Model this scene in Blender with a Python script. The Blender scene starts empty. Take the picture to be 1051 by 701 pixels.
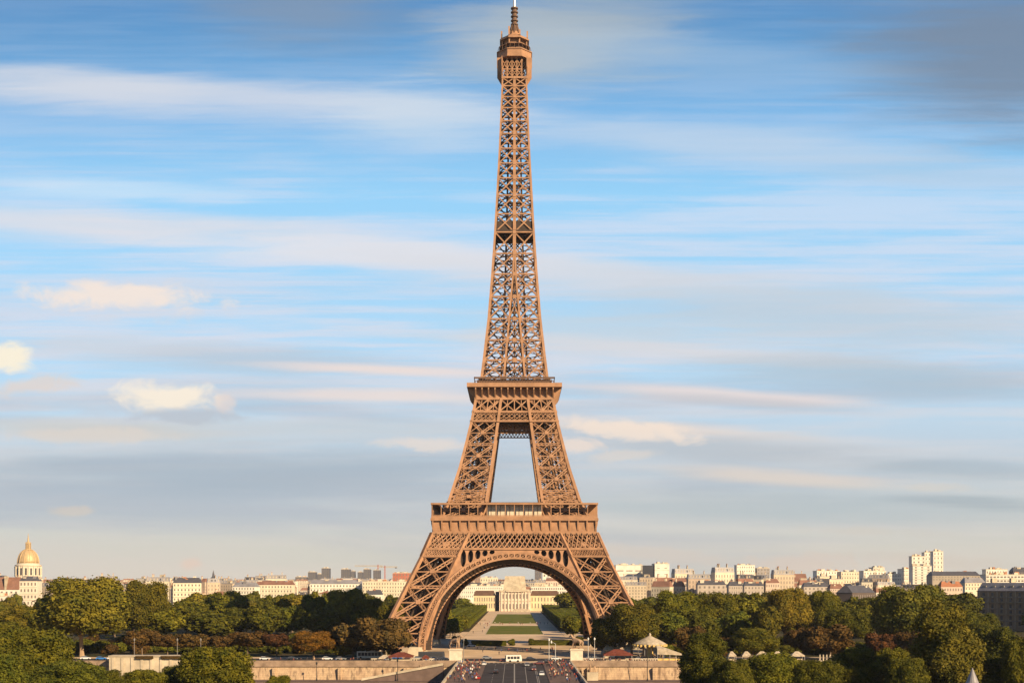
import bpy, bmesh, math, random
from mathutils import Vector, Matrix, noise as mnoise
random.seed(7)
S = bpy.context.scene
COL = S.collection
PI = math.pi
def R(a): return math.radians(a)

# ------------------------------------------------------------------ camera
CAMZ, FPX, HY, CX = 31.0, 1290.0, 600.0, 528.0
cd = bpy.data.cameras.new("camera"); cam = bpy.data.objects.new("camera", cd); COL.objects.link(cam)
cam.location = (0, 0, CAMZ); cam.rotation_euler = (R(90), 0, 0)
cd.sensor_width = 36.0; cd.lens = FPX/1051*36
cd.shift_x = (525.5-CX)/1051; cd.shift_y = (HY-350.5)/1051
cd.clip_start = 1.0; cd.clip_end = 40000
S.camera = cam
S.view_settings.view_transform = 'Standard'; S.view_settings.look = 'None'
S.view_settings.exposure = 0.95; S.view_settings.gamma = 1.0; S.view_settings.use_curve_mapping = False

def PX(px, d): return (px-CX)*d/FPX
def PZ(py, d): return CAMZ+(HY-py)*d/FPX
def lin(r, g, b):
    f = lambda c: (c/255)/12.92 if c/255 <= .04045 else ((c/255+.055)/1.055)**2.4
    return (f(r), f(g), f(b))

# ------------------------------------------------------------------ sun + sky
SUN_EL, SUN_AZ = 25.0, 42.0     # azimuth: degrees from straight behind the camera, towards the right
sx, sy, sz = math.cos(R(SUN_EL))*math.sin(R(SUN_AZ)), -math.cos(R(SUN_EL))*math.cos(R(SUN_AZ)), math.sin(R(SUN_EL))
ld = bpy.data.lights.new("sun", 'SUN'); lo = bpy.data.objects.new("sun", ld); COL.objects.link(lo)
ld.energy = 5.0; ld.angle = R(0.5); ld.color = (1.0, 0.78, 0.50)
lo.rotation_euler = Vector((sx, sy, sz)).to_track_quat('Z', 'Y').to_euler()

W = bpy.data.worlds.new("World"); S.world = W; W.use_nodes = True
nt = W.node_tree; nt.nodes.clear()
class NT:
    """tiny node helper"""
    def __init__(s, t): s.t = t
    def n(s, typ, **kw):
        nd = s.t.nodes.new(typ)
        for k, v in kw.items(): setattr(nd, k, v)
        return nd
    def L(s, a, b): s.t.links.new(a, b)
    def m(s, op, a, b=None, c=None, clamp=False):
        nd = s.n('ShaderNodeMath', operation=op); nd.use_clamp = clamp
        for i, v in enumerate((a, b, c)):
            if v is None: continue
            if isinstance(v, (int, float)): nd.inputs[i].default_value = v
            else: s.L(v, nd.inputs[i])
        return nd.outputs[0]
    def mix(s, f, a, b, blend='MIX'):
        nd = s.n('ShaderNodeMix', data_type='RGBA', blend_type=blend)
        for sock, v in ((nd.inputs[0], f), (nd.inputs[6], a), (nd.inputs[7], b)):
            if isinstance(v, (int, float)): sock.default_value = v
            elif isinstance(v, (tuple, list)): sock.default_value = (*v[:3], 1)
            else: s.L(v, sock)
        return nd.outputs[2]
    def ramp(s, f, stops, interp='LINEAR'):
        nd = s.n('ShaderNodeValToRGB'); cr = nd.color_ramp; cr.interpolation = interp
        while len(cr.elements) < len(stops): cr.elements.new(0.5)
        for e, (p, c) in zip(cr.elements, stops):
            e.position = p; e.color = (*c[:3], 1) if not isinstance(c, (int, float)) else (c, c, c, 1)
        s.L(f, nd.inputs[0]); return nd.outputs[0]
    def noise(s, vec, scale, detail=4, rough=.5, dist=0):
        nd = s.n('ShaderNodeTexNoise'); nd.inputs['Scale'].default_value = scale
        nd.inputs['Detail'].default_value = detail; nd.inputs['Roughness'].default_value = rough
        nd.inputs['Distortion'].default_value = dist
        if vec is not None: s.L(vec, nd.inputs['Vector'])
        return nd.outputs[0]
w = NT(nt)
tc = w.n('ShaderNodeTexCoord'); sp = w.n('ShaderNodeSeparateXYZ'); w.L(tc.outputs['Generated'], sp.inputs[0])
X, Y, Z = sp.outputs
ay = w.m('MAXIMUM', w.m('ABSOLUTE', Y), .12)
az = w.m('DIVIDE', X, ay)
el = w.m('DIVIDE', Z, ay)      # cloud streets run parallel to the river, so bands are lines of constant height over distance
uv = w.n('ShaderNodeCombineXYZ'); w.L(az, uv.inputs[0]); w.L(el, uv.inputs[1])
def stretch(su, sv, off=0):
    c = w.n('ShaderNodeMapping', vector_type='POINT'); w.L(uv.outputs[0], c.inputs[0])
    c.inputs['Rotation'].default_value = (0, 0, R(2.8)); c.inputs['Scale'].default_value = (su, sv, 1)
    c.inputs['Location'].default_value = (off, off*.7, 0); return c.outputs[0]
v01 = w.m('MULTIPLY', el, 1/0.9, clamp=True)
base = w.ramp(v01, [(p/.9, lin(*c)) for p, c in [(0, (214, 207, 194)), (.031, (208, 205, 195)), (.062, (196, 202, 205)),
    (.10, (190, 203, 216)), (.14, (190, 216, 236)), (.175, (178, 218, 246)), (.24, (164, 216, 250)), (.31, (150, 211, 250)), (.372, (126, 186, 234)),
    (.434, (92, 154, 206)), (.5, (72, 128, 186)), (.9, (48, 88, 150))]])
nish = w.n('ShaderNodeTexSky', sky_type='NISHITA'); nish.sun_disc = False
nish.sun_elevation = R(SUN_EL); nish.sun_rotation = math.atan2(sx, sy); nish.altitude = 60
nish.air_density = 1.0; nish.dust_density = .6; nish.ozone_density = 1.5
nsc = w.mix(1.0, nish.outputs[0], (.1, .1, .1), 'MULTIPLY')
col = w.mix(.85, nsc, base)
# thin high cloud veil: stretched noise fields
n1 = w.noise(stretch(2.2, 26), 1.0, 7, .55, .35)
n2 = w.noise(stretch(5.5, 75, 3.1), 1.0, 6, .6, .3)
n3 = w.noise(stretch(3.2, 170, 6.1), 1.0, 5, .6, .25)
veil = w.m('ADD', w.m('ADD', w.m('MULTIPLY', n1, .42), w.m('MULTIPLY', n2, .34)), w.m('MULTIPLY', n3, .24))
vm = w.ramp(veil, [(.43, 0.0), (.58, 1.0)], 'EASE')
cover = w.ramp(v01, [(0, .5), (.06/.9, .6), (.17/.9, .7), (.3/.9, .55), (.36/.9, .3), (.5/.9, .12)])
vcol = w.ramp(v01, [(0, lin(228, 212, 194)), (.06/.9, lin(207, 207, 205)), (.12/.9, lin(210, 210, 214)), (.18/.9, lin(222, 216, 222)), (.3/.9, lin(212, 218, 234)), (.45/.9, lin(160, 186, 214))])
col = w.mix(w.m('MULTIPLY', vm, cover), col, vcol)
shadow = w.ramp(w.noise(stretch(1.6, 17, 7.7), 1.0, 6, .55, .3), [(.46, 0.0), (.66, 1.0)], 'EASE')
scov = w.ramp(v01, [(0, .2), (.05/.9, .55), (.12/.9, .6), (.18/.9, .3), (.25/.9, .0)])
col = w.mix(w.m('MULTIPLY', shadow, scov), col, lin(160, 173, 190))
# individual streaks and puffs at the bearings where they stand
edge = w.m('MULTIPLY', w.m('SUBTRACT', w.noise(stretch(7, 75, 1.3), 1.0, 7, .62, .35), .5), 1.35)
puffn = w.m('MULTIPLY', w.m('SUBTRACT', w.noise(stretch(34, 60, 5.3), 1.0, 6, .62, .5), .5), 2.1)
def streak(px, py, hw, hh, slope, c, k, puff=False, soft=1.0):
    global col
    a = (px-CX)/FPX; e = (HY-py)/FPX
    mp = w.n('ShaderNodeMapping', vector_type='TEXTURE'); w.L(uv.outputs[0], mp.inputs[0])
    mp.inputs['Location'].default_value = (a, e, 0)
    mp.inputs['Rotation'].default_value = (0, 0, -R(slope))
    mp.inputs['Scale'].default_value = (hw/FPX, hh/FPX, 1)
    ln = w.n('ShaderNodeVectorMath', operation='LENGTH'); w.L(mp.outputs[0], ln.inputs[0])
    r = w.m('ADD', w.m('SUBTRACT', 1.0, ln.outputs['Value']), puffn if puff else edge)
    mr = w.n('ShaderNodeMapRange', interpolation_type='SMOOTHSTEP'); w.L(r, mr.inputs[0])
    mr.inputs[1].default_value = -.25 if puff else -.35*soft; mr.inputs[2].default_value = .55 if puff else .8*soft
    col = w.mix(w.m('MULTIPLY', mr.outputs[0], k), col, lin(c[0]*.985, min(255, c[1]*1.015), c[2]))
for a in [
    (1040, 55, 190, 90, 4, (120, 132, 154), .85), (310, 8, 120, 44, 4, (132, 146, 170), .7), (570, 42, 130, 52, 0, (192, 190, 190), .75),
    (620, 8, 120, 24, 0, (150, 165, 185), .5), (720, 60, 200, 24, 5, (150, 178, 212), .5),
    (230, 100, 340, 24, 2.6, (220, 214, 224), .62), (60, 84, 180, 18, 3, (216, 212, 222), .5), (430, 120, 110, 34, 4, (212, 216, 228), .5),
    (760, 150, 260, 22, 4.5, (188, 202, 226), .7), (960, 180, 150, 16, 3, (176, 196, 222), .5),
    (120, 196, 130, 12, 3, (206, 220, 240), .6), (110, 232, 300, 18, 2.2, (230, 216, 220), .7), (400, 262, 230, 18, 3, (228, 220, 228), .8),
    (620, 285, 300, 22, 4, (214, 210, 220), .75), (860, 325, 300, 36, 4, (192, 198, 212), .75), (640, 345, 200, 30, 2, (200, 203, 214), .6),
    (700, 360, 300, 10, 4, (222, 210, 214), .6), (900, 385, 220, 22, 3, (172, 184, 200), .6),
    (260, 368, 210, 16, 2.5, (186, 192, 208), .75), (390, 379, 140, 6, 2.5, (240, 214, 208), .8), (400, 406, 170, 8, 1, (236, 214, 210), .75),
    (110, 355, 120, 14, 0, (206, 206, 218), .5),
    (730, 405, 180, 9, 4, (234, 212, 210), .8), (760, 413, 140, 7, 4, (178, 182, 196), .5), (300, 440, 280, 12, 0, (196, 198, 206), .6),
    (690, 440, 150, 9, 4, (236, 212, 202), .7), (740, 460, 200, 18, 4, (182, 184, 194), .7), (800, 490, 150, 9, 4, (226, 206, 196), .75),
    (250, 484, 320, 30, 0, (160, 172, 188), .55), (800, 520, 320, 20, 1, (164, 175, 186), .5), (80, 440, 150, 12, 2, (206, 198, 196), .7),
    (990, 480, 120, 12, 2, (150, 162, 176), .4), (1000, 515, 90, 8, 3, (146, 158, 170), .45)]:
    streak(*a)
for a in [(140, 308, 100, 22, 2, (214, 208, 218), .5), (122, 305, 92, 14, 2, (246, 222, 212), .85), (160, 420, 70, 16, 0, (196, 198, 212), .6), (10, 368, 28, 15, 0, (250, 232, 212), .95), (30, 396, 50, 10, -8, (226, 204, 196), .7),
    (172, 407, 54, 15, 0, (250, 230, 214), .92), (190, 428, 50, 9, 0, (184, 186, 198), .7), (232, 412, 14, 10, 0, (232, 208, 202), .6),
    (100, 447, 90, 9, 0, (224, 206, 198), .6), (640, 441, 80, 11, 6, (246, 220, 206), .8), (595, 456, 30, 9, 0, (238, 214, 204), .8),
    (440, 456, 60, 8, 3, (232, 212, 204), .7), (640, 467, 40, 6, -4, (224, 206, 198), .6), (195, 579, 13, 7, 0, (232, 200, 184), .9),
    (70, 524, 24, 6, 0, (212, 196, 186), .7), (825, 578, 60, 11, 0, (222, 196, 182), .7), (690, 570, 80, 8, 6, (216, 196, 184), .5),
    (955, 575, 90, 9, 3, (212, 192, 180), .5), (530, 524, 40, 5, 0, (206, 198, 190), .5), (905, 545, 90, 5, 2, (206, 196, 188), .4),
    (960, 500, 40, 5, 0, (216, 202, 194), .5), (880, 545, 40, 5, 0, (210, 198, 190), .5)]:
    streak(*a, puff=True)
bg = w.n('ShaderNodeBackground'); bg.inputs['Strength'].default_value = .1
c10 = w.mix(1.0, col, (5.6, 5.6, 5.6), 'MULTIPLY'); w.L(c10, bg.inputs['Color'])
wo = w.n('ShaderNodeOutputWorld'); w.L(bg.outputs[0], wo.inputs[0])

# ------------------------------------------------------------------ helpers
class MB:
    def __init__(s): s.v = []; s.f = []; s.m = []
    def add(s, vs, fs, mi=0):
        o = len(s.v); s.v += [tuple(p) for p in vs]
        for f in fs: s.f.append(tuple(i+o for i in f)); s.m.append(mi)
    def box(s, x0, y0, z0, x1, y1, z1, mi=0):
        s.add([(x0, y0, z0), (x1, y0, z0), (x1, y1, z0), (x0, y1, z0), (x0, y0, z1), (x1, y0, z1), (x1, y1, z1), (x0, y1, z1)],
              [(3, 2, 1, 0), (4, 5, 6, 7), (0, 1, 5, 4), (1, 2, 6, 5), (2, 3, 7, 6), (3, 0, 4, 7)], mi)
    def bar(s, p, q, wd, hd=None, mi=0, up=None):
        p = Vector(p); q = Vector(q); d = q-p
        if d.length < 1e-5: return
        d.normalize(); u = Vector(up) if up else (Vector((0, 0, 1)) if abs(d.z) < .9 else Vector((0, 1, 0)))
        a = d.cross(u); a.normalize(); b = a.cross(d); hd = hd or wd
        a *= wd/2; b *= hd/2
        s.add([p-a-b, p+a-b, p+a+b, p-a+b, q-a-b, q+a-b, q+a+b, q-a+b],
              [(3, 2, 1, 0), (4, 5, 6, 7), (0, 1, 5, 4), (1, 2, 6, 5), (2, 3, 7, 6), (3, 0, 4, 7)], mi)
    def lathe(s, prof, n=16, c=(0, 0), mi=0, a0=0):
        vs = []; fs = []
        for (r, z) in prof:
            for k in range(n):
                a = a0+2*PI*k/n; vs.append((c[0]+r*math.cos(a), c[1]+r*math.sin(a), z))
        for j in range(len(prof)-1):
            for k in range(n):
                k2 = (k+1) % n; fs.append((j*n+k, j*n+k2, (j+1)*n+k2, (j+1)*n+k))
        fs.append(tuple(range(n-1, -1, -1))); fs.append(tuple((len(prof)-1)*n+k for k in range(n)))
        s.add(vs, fs, mi)
    def tube(s, pts, rad, n=6, mi=0):
        vs = []; fs = []; P = [Vector(p) for p in pts]
        for i, p in enumerate(P):
            d = (P[min(i+1, len(P)-1)]-P[max(i-1, 0)]).normalized()
            a = d.orthogonal().normalized() if abs(d.z) < .3 else d.cross(Vector((0, 1, 0))).normalized()
            b = d.cross(a); r = rad[i]
            for k in range(n):
                t = 2*PI*k/n; vs.append(p+a*r*math.cos(t)+b*r*math.sin(t))
        for i in range(len(P)-1):
            for k in range(n):
                k2 = (k+1) % n; fs.append((i*n+k, i*n+k2, (i+1)*n+k2, (i+1)*n+k))
        fs.append(tuple(range(n-1, -1, -1))); fs.append(tuple((len(P)-1)*n+k for k in range(n)))
        s.add(vs, fs, mi)
    def prism(s, poly, y0, y1, mi=0):       # polygon in xz, extruded along y
        n = len(poly)
        s.add([(x, y0, z) for x, z in poly]+[(x, y1, z) for x, z in poly],
              [tuple(range(n-1, -1, -1)), tuple(range(n, 2*n))]+[(i, (i+1) % n, n+(i+1) % n, n+i) for i in range(n)], mi)
    def rot4(s, k):                           # rotate everything by k*90 about z
        for _ in range(k % 4): s.v = [(-y, x, z) for x, y, z in s.v]
    def mesh(s, name, mats, smooth=False):
        me = bpy.data.meshes.new(name); me.from_pydata(s.v, [], s.f)
        for m in (mats if isinstance(mats, (list, tuple)) else [mats]): me.materials.append(m)
        me.polygons.foreach_set('material_index', s.m)
        if smooth: me.polygons.foreach_set('use_smooth', [True]*len(s.f))
        me.update(); return me
    def build(s, name, mats, parent=None, loc=None, rz=0, smooth=False):
        return put(s.mesh(name, mats, smooth), name, parent, loc, rz)
def put(me, name, parent=None, loc=None, rz=0, scale=None):
    o = bpy.data.objects.new(name, me); COL.objects.link(o)
    if parent: o.parent = parent
    if loc: o.location = loc
    if rz: o.rotation_euler = (0, 0, rz)
    if scale: o.scale = scale
    return o
def tag(o, label=None, cat=None, group=None, kind=None):
    if label: o['label'] = label
    if cat: o['category'] = cat
    if group: o['group'] = group
    if kind: o['kind'] = kind
    return o
def thing(name, label, cat, loc=(0, 0, 0), rz=0, group=None):
    o = bpy.data.objects.new(name, None); COL.objects.link(o); o.location = loc; o.rotation_euler = (0, 0, rz)
    o.empty_display_size = 1
    return tag(o, label, cat, group)
def dup(root, loc, rz=0, label=None, group=None, scale=None, color=None):
    def cp(o, par):
        c = o.copy(); COL.objects.link(c); c.parent = par
        if color and c.type == 'MESH': c.color = (*color, 1)
        for ch in [x for x in kids.get(o, [])]: cp(ch, c)
        return c
    kids = KIDS.get(root)
    if kids is None:
        kids = {}
        def walk(o):
            kids[o] = list(o.children)
            for x in o.children: walk(x)
        walk(root); KIDS[root] = kids
    r = cp(root, None); r.location = loc; r.rotation_euler = (0, 0, rz)
    if scale: r.scale = scale
    if label: r['label'] = label
    if group: r['group'] = group
    return r
KIDS = {}

# ------------------------------------------------------------------ materials
def mat(name, color, rough=.7, metal=0, var=0.0, vscale=.5, color2=None, objcol=False, bump=0, bscale=5, spec=.3, coords='Object', world=False):
    m = bpy.data.materials.new(name); m.use_nodes = True; t = NT(m.node_tree); nds = m.node_tree.nodes
    b = nds['Principled BSDF']; b.inputs['Roughness'].default_value = rough; b.inputs['Metallic'].default_value = metal
    b.inputs['Specular IOR Level'].default_value = spec if rough < .8 else .04
    color = tuple(c*.8 for c in color); color2 = tuple(c*.8 for c in color2) if color2 else None
    tcx = t.n('ShaderNodeTexCoord'); vec = tcx.outputs['Object']
    if world: vec = t.n('ShaderNodeNewGeometry').outputs['Position']
    cur = color
    if objcol:
        oi = t.n('ShaderNodeObjectInfo'); cur = t.mix(1.0, oi.outputs['Color'], (.8, .8, .8), 'MULTIPLY')
    if var or color2:
        nz = t.noise(vec, vscale, 5, .6)
        f = t.ramp(nz, [(.35, 0.0), (.65, 1.0)])
        if color2: cur = t.mix(f, cur, color2)
        else:
            lo_ = t.mix(1.0, cur, (1-var,)*3, 'MULTIPLY'); hi_ = t.mix(1.0, cur, (1+var,)*3, 'MULTIPLY'); cur = t.mix(f, lo_, hi_)
    if isinstance(cur, tuple): b.inputs['Base Color'].default_value = (*cur, 1)
    else: t.L(cur, b.inputs['Base Color'])
    if bump:
        bn = t.n('ShaderNodeBump'); bn.inputs['Strength'].default_value = bump
        t.L(t.noise(vec, bscale, 4, .6), bn.inputs['Height']); t.L(bn.outputs[0], b.inputs['Normal'])
    return m
M = {}
M['iron'] = mat('iron_paint', (.36, .190, .098), .6, var=.17, vscale=.3)
M['iron_dark'] = mat('iron_dark_and_shade', (.13, .070, .040), .6, var=.2, vscale=.2)  # darker brown iron; on the lift shaft it carries painted shade
M['iron_shaded'] = mat('shade_iron', (.05, .030, .019), .7, var=.2, vscale=.2)  # the same iron with interior shade put into its colour
M['glass_pav'] = mat('pavilion_glass', (.62, .52, .38), .3, var=.15, vscale=.4)
M['stone'] = mat('pale_stone', (.50, .41, .29), .85, var=.2, vscale=.25)
M['white_stone'] = mat('white_stone', (.66, .56, .42), .8, var=.14, vscale=.6)
M['gravel'] = mat('gravel', (.60, .43, .27), .95, var=.2, vscale=.05, world=True)
M['asphalt'] = mat('asphalt', (.060, .053, .052), .85, var=.2, vscale=.15, world=True)
M['pave'] = mat('pavement', (.16, .11, .09), .9, var=.15, vscale=.3, world=True)
M['paint_line'] = mat('road_paint', (.28, .25, .21), .7, var=.15, vscale=1)
M['grass'] = mat('lawn_grass', (.085, .115, .006), .95, color2=(.17, .14, .03), vscale=.09, world=True)
M['park'] = mat('park_soil', (.04, .042, .014), .95, color2=(.09, .065, .03), vscale=.03, world=True)
M['city_ground'] = mat('street_ground', (.22, .18, .14), .95, var=.3, vscale=.02, world=True)
M['gold'] = mat('gilded', (.52, .36, .18), .5, .15, var=.12, vscale=.3)
M['slate'] = mat('slate_roof', (.085, .08, .085), .6, var=.2, vscale=.3)
M['zinc'] = mat('zinc_roof', (.26, .24, .235), .5, var=.2, vscale=.15)
M['red_roof'] = mat('red_tile', (.25, .13, .09), .8, var=.2, vscale=.2)
M['orange_roof'] = mat('orange_tile', (.40, .17, .09), .8, var=.15, vscale=.2)
M['far_window'] = mat('window_grey', (.20, .165, .13), .5, spec=.4)
M['post_grey'] = mat('grey_post', (.22, .20, .18), .5)
M['window'] = mat('window_dark', (.05, .05, .055), .15, spec=.5)
M['wall'] = mat('house_wall', (.6, .5, .38), .85, objcol=True, var=.12, vscale=.08)
M['chimney'] = mat('chimney_pot', (.42, .2, .11), .85, var=.2, vscale=1)
M['bark'] = mat('bark', (.20, .14, .09), .9, var=.3, vscale=1.5)
M['bark_pale'] = mat('plane_bark', (.42, .28, .17), .9, var=.3, vscale=.6)
M['metal_dark'] = mat('dark_metal', (.03, .03, .03), .5, .3)
M['metal_pale'] = mat('pale_metal', (.55, .52, .48), .45, .3)
M['bronze'] = mat('statue_stone', (.44, .29, .18), .8, var=.25, vscale=1)
M['rubber'] = mat('tyre', (.02, .02, .02), .9)
M['car'] = mat('car_paint', (1, 1, 1), .25, objcol=True, spec=.6)
M['lamp'] = mat('lamp_lens', (.75, .72, .65), .15, spec=.6)
M['shirt'] = mat('cloth', (1, 1, 1), .9, objcol=True)
M['trousers'] = mat('trousers', (.04, .04, .06), .9)
M['skin'] = mat('skin', (.45, .27, .18), .6)
M['hair'] = mat('hair', (.04, .025, .015), .8)
M['canvas_red'] = mat('red_canvas', (.15, .045, .03), .85, var=.2, vscale=.8)
M['canvas_white'] = mat('white_canvas', (.44, .36, .26), .8, var=.25, vscale=.8)
M['yellow'] = mat('carousel_paint', (.62, .42, .14), .5, var=.2, vscale=1)
M['crane_red'] = mat('red_lattice', (.45, .12, .07), .6)
M['concrete_grey'] = mat('tower_concrete', (.10, .10, .115), .7, var=.15, vscale=.1)

def quay_mat():
    m = bpy.data.materials.new('quay_stone'); m.use_nodes = True; t = NT(m.node_tree); b = m.node_tree.nodes['Principled BSDF']
    b.inputs['Roughness'].default_value = .9
    g = t.n('ShaderNodeNewGeometry').outputs['Position']; mp = t.n('ShaderNodeMapping'); t.L(g, mp.inputs[0]); mp.inputs['Scale'].default_value = (.5, .5, .10)
    st = t.ramp(t.noise(mp.outputs[0], 1, 5, .65), [(.34, (.17, .11, .065)), (.45, (.36, .24, .145)), (.56, (.46, .32, .19)), (.66, (.18, .12, .075))])
    br = t.n('ShaderNodeTexBrick'); mp2 = t.n('ShaderNodeMapping'); t.L(g, mp2.inputs[0]); mp2.inputs['Rotation'].default_value = (R(90), 0, 0)
    t.L(mp2.outputs[0], br.inputs['Vector']); br.inputs['Scale'].default_value = 1; br.inputs['Brick Width'].default_value = 2.2; br.inputs['Row Height'].default_value = .8
    br.inputs['Color1'].default_value = (1, 1, 1, 1); br.inputs['Color2'].default_value = (.85, .85, .85, 1); br.inputs['Mortar'].default_value = (.6, .6, .6, 1); br.inputs['Mortar Size'].default_value = .05
    t.L(t.mix(1.0, st, br.outputs[0], 'MULTIPLY'), b.inputs['Base Color']); return m
M['quay'] = quay_mat()
M['cap_stone'] = mat('cap_stone', (.30, .21, .145), .9, var=.3, vscale=.3, world=True)

def leaf_mat():
    m = bpy.data.materials.new('foliage'); m.use_nodes = True; t = NT(m.node_tree); b = m.node_tree.nodes['Principled BSDF']
    b.inputs['Roughness'].default_value = .75; b.inputs['Specular IOR Level'].default_value = .05
    oi = t.n('ShaderNodeObjectInfo'); tcx = t.n('ShaderNodeTexCoord')
    mp = t.n('ShaderNodeVectorMath', operation='ADD'); t.L(tcx.outputs['Object'], mp.inputs[0]); t.L(oi.outputs['Location'], mp.inputs[1])
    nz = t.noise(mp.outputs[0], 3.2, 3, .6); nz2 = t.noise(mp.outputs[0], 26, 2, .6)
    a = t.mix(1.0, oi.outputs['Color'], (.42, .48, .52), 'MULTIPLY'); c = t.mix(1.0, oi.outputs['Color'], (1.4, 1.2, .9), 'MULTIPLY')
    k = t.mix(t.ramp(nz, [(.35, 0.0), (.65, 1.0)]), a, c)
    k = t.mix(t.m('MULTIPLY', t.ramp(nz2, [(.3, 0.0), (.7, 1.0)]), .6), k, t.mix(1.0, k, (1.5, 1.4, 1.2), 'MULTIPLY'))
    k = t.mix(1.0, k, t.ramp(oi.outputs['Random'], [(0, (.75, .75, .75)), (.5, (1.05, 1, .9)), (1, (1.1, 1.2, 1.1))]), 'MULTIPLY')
    t.L(k, b.inputs['Base Color']); return m
M['leaf'] = leaf_mat()

def water_mat():
    m = bpy.data.materials.new('river_water'); m.use_nodes = True; t = NT(m.node_tree); b = m.node_tree.nodes['Principled BSDF']
    b.inputs['Base Color'].default_value = (.03, .04, .03, 1); b.inputs['Roughness'].default_value = .12
    g = t.n('ShaderNodeNewGeometry').outputs['Position']; bn = t.n('ShaderNodeBump'); bn.inputs['Strength'].default_value = .4
    t.L(t.noise(g, .6, 4, .6), bn.inputs['Height']); t.L(bn.outputs[0], b.inputs['Normal']); return m
M['water'] = water_mat()

# ------------------------------------------------------------------ ground
def gz(d, x=0):
    """terrain height"""
    if d < 350: return 1.0+max(0, (300-d))*.072 if d < 300 else 1.0
    if d < 1500: return 0
    t = min(1, (d-1500)/1700); return 21*t**.72
def sheet(name, xs, ys, m, zf):
    b = MB(); nx = len(xs)
    vs = [(x, y, zf(x, y)) for y in ys for x in xs]
    fs = [(j*nx+i, j*nx+i+1, (j+1)*nx+i+1, (j+1)*nx+i) for j in range(len(ys)-1) for i in range(nx-1)]
    b.add(vs, fs); return tag(b.build(name, m), kind='structure')
xs = [-8800, -2500, -1200, -500, 0, 500, 1200, 2500, 8800]
sheet('ground', xs, [-60, 0, 50, 100, 150, 200, 250, 300, 349], M['park'], lambda x, y: gz(y))
sheet('park_ground', xs, [501, 650, 900, 1200, 1500], M['park'], lambda x, y: 0)
sheet('city_ground', xs, [1500, 1600, 1700, 1800, 1900, 2000, 2200, 2400, 2600, 2900, 3200, 3400, 5000, 9300], M['city_ground'], lambda x, y: gz(y))
sheet('river', [-8800, 0, 8800], [344, 501], M['water'], lambda x, y: -8.2)
def flat(name, x0, y0, x1, y1, z, m):
    b = MB(); b.add([(x0, y0, z), (x1, y0, z), (x1, y1, z), (x0, y1, z)], [(0, 1, 2, 3)])
    return tag(b.build(name, m), kind='structure')
flat('quay_road', -1500, 511, 1500, 530, .02, M['asphalt'])
flat('quay_pavement', -1500, 501, 1500, 510.9, .03, M['gravel'])
flat('esplanade', -64, 540, 64, 640, .024, M['gravel'])
flat('quay_verge', -1500, 530.1, 1500, 539.9, .02, M['gravel'])
flat('park_avenue', -30, 640.1, 30, 1480, .016, M['gravel'])
flat('lawn', -18, 784, 18, 952, .03, M['grass'])
flat('far_lawn', -18, 1005, 18, 1330, .03, M['grass'])
for i, (x0, x1) in enumerate(((-60, -30.1), (30.1, 60))): flat('side_path', x0, 640.1, x1, 830, .012, M['gravel'])
# kerb around the lawns
for (y0, y1) in ((784, 952), (1005, 1330)):
    b = MB(); b.box(-18.4, y0-.4, 0, 18.4, y0, .16); b.box(-18.4, y0, 0, -18.02, y1, .16); b.box(18.02, y0, 0, 18.4, y1, .16)
    tag(b.build('lawn_kerb', M['stone']), kind='structure')

# ------------------------------------------------------------------ the iron tower
TY = 600.0
HP = [(0, 61.5), (22, 51.2), (42.7, 41.4), (54, 36.8), (60, 33.6), (68, 30), (87, 24.2), (106, 19.8), (116.9, 17.8), (127.5, 15.2), (155, 12.1), (178, 10.3), (196.6, 9.1), (234, 7.1), (270, 5.6), (280, 5.4)]
IP = [(0, 40.5), (22, 34.5), (37, 28.4), (54, 20.5), (60, 16.6), (68, 12.9), (87, 10.2), (106, 7.6), (116.9, 6.2), (127.5, 4.9), (180, .35), (280, .3)]
def interp(T, z):
    for (a, b), (c, d) in zip(T, T[1:]):
        if z <= c: return b+(d-b)*(z-a)/(c-a)
    return T[-1][1]
H = lambda z: interp(HP, z)
I = lambda z: interp(IP, z)
tower = thing('iron_tower', 'tall brown wrought iron lattice tower with four arched legs and two platforms', 'tower', (0, TY, 0))
def F(u, z, off=0): return Vector((u, -(H(z)+off), z))       # point on the front (inclined) face
def truss(b, p, q, wd):
    d = q-p; L = d.length; d.normalize()
    up = Vector((0, 0, 1)) if abs(d.z) < .9 else Vector((0, 1, 0)); a = d.cross(Vector((0, 1, 0))) if abs(d.y) < .5 else d.cross(Vector((1, 0, 0))); a.normalize(); a *= wd*.5
    for sg in (-1, 1): b.bar(p+a*sg, q+a*sg, wd*.26, wd*.4)
    n = max(2, int(L/(wd*1.6)))
    for k in range(n): s_ = 1 if k % 2 else -1; b.bar(p+d*L*k/n+a*s_, p+d*L*(k+1)/n-a*s_, wd*.2)
def xpanel(b, p00, p10, p01, p11, wd, wh=None, k=2):
    """X bracing between four corners + top horizontal"""
    truss(b, p00, p11, wd*1.25); truss(b, p10, p01, wd*1.25); truss(b, p01, p11, (wh or wd)*1.15)
    if k > 1:
        c = (p00+p10+p01+p11)/4; g = wd*1.5; n = (p10-p00).cross(p01-p00).normalized()
        b.bar(c-n*wd*.62, c+n*wd*.62, g*1.4, g*1.4)
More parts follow.
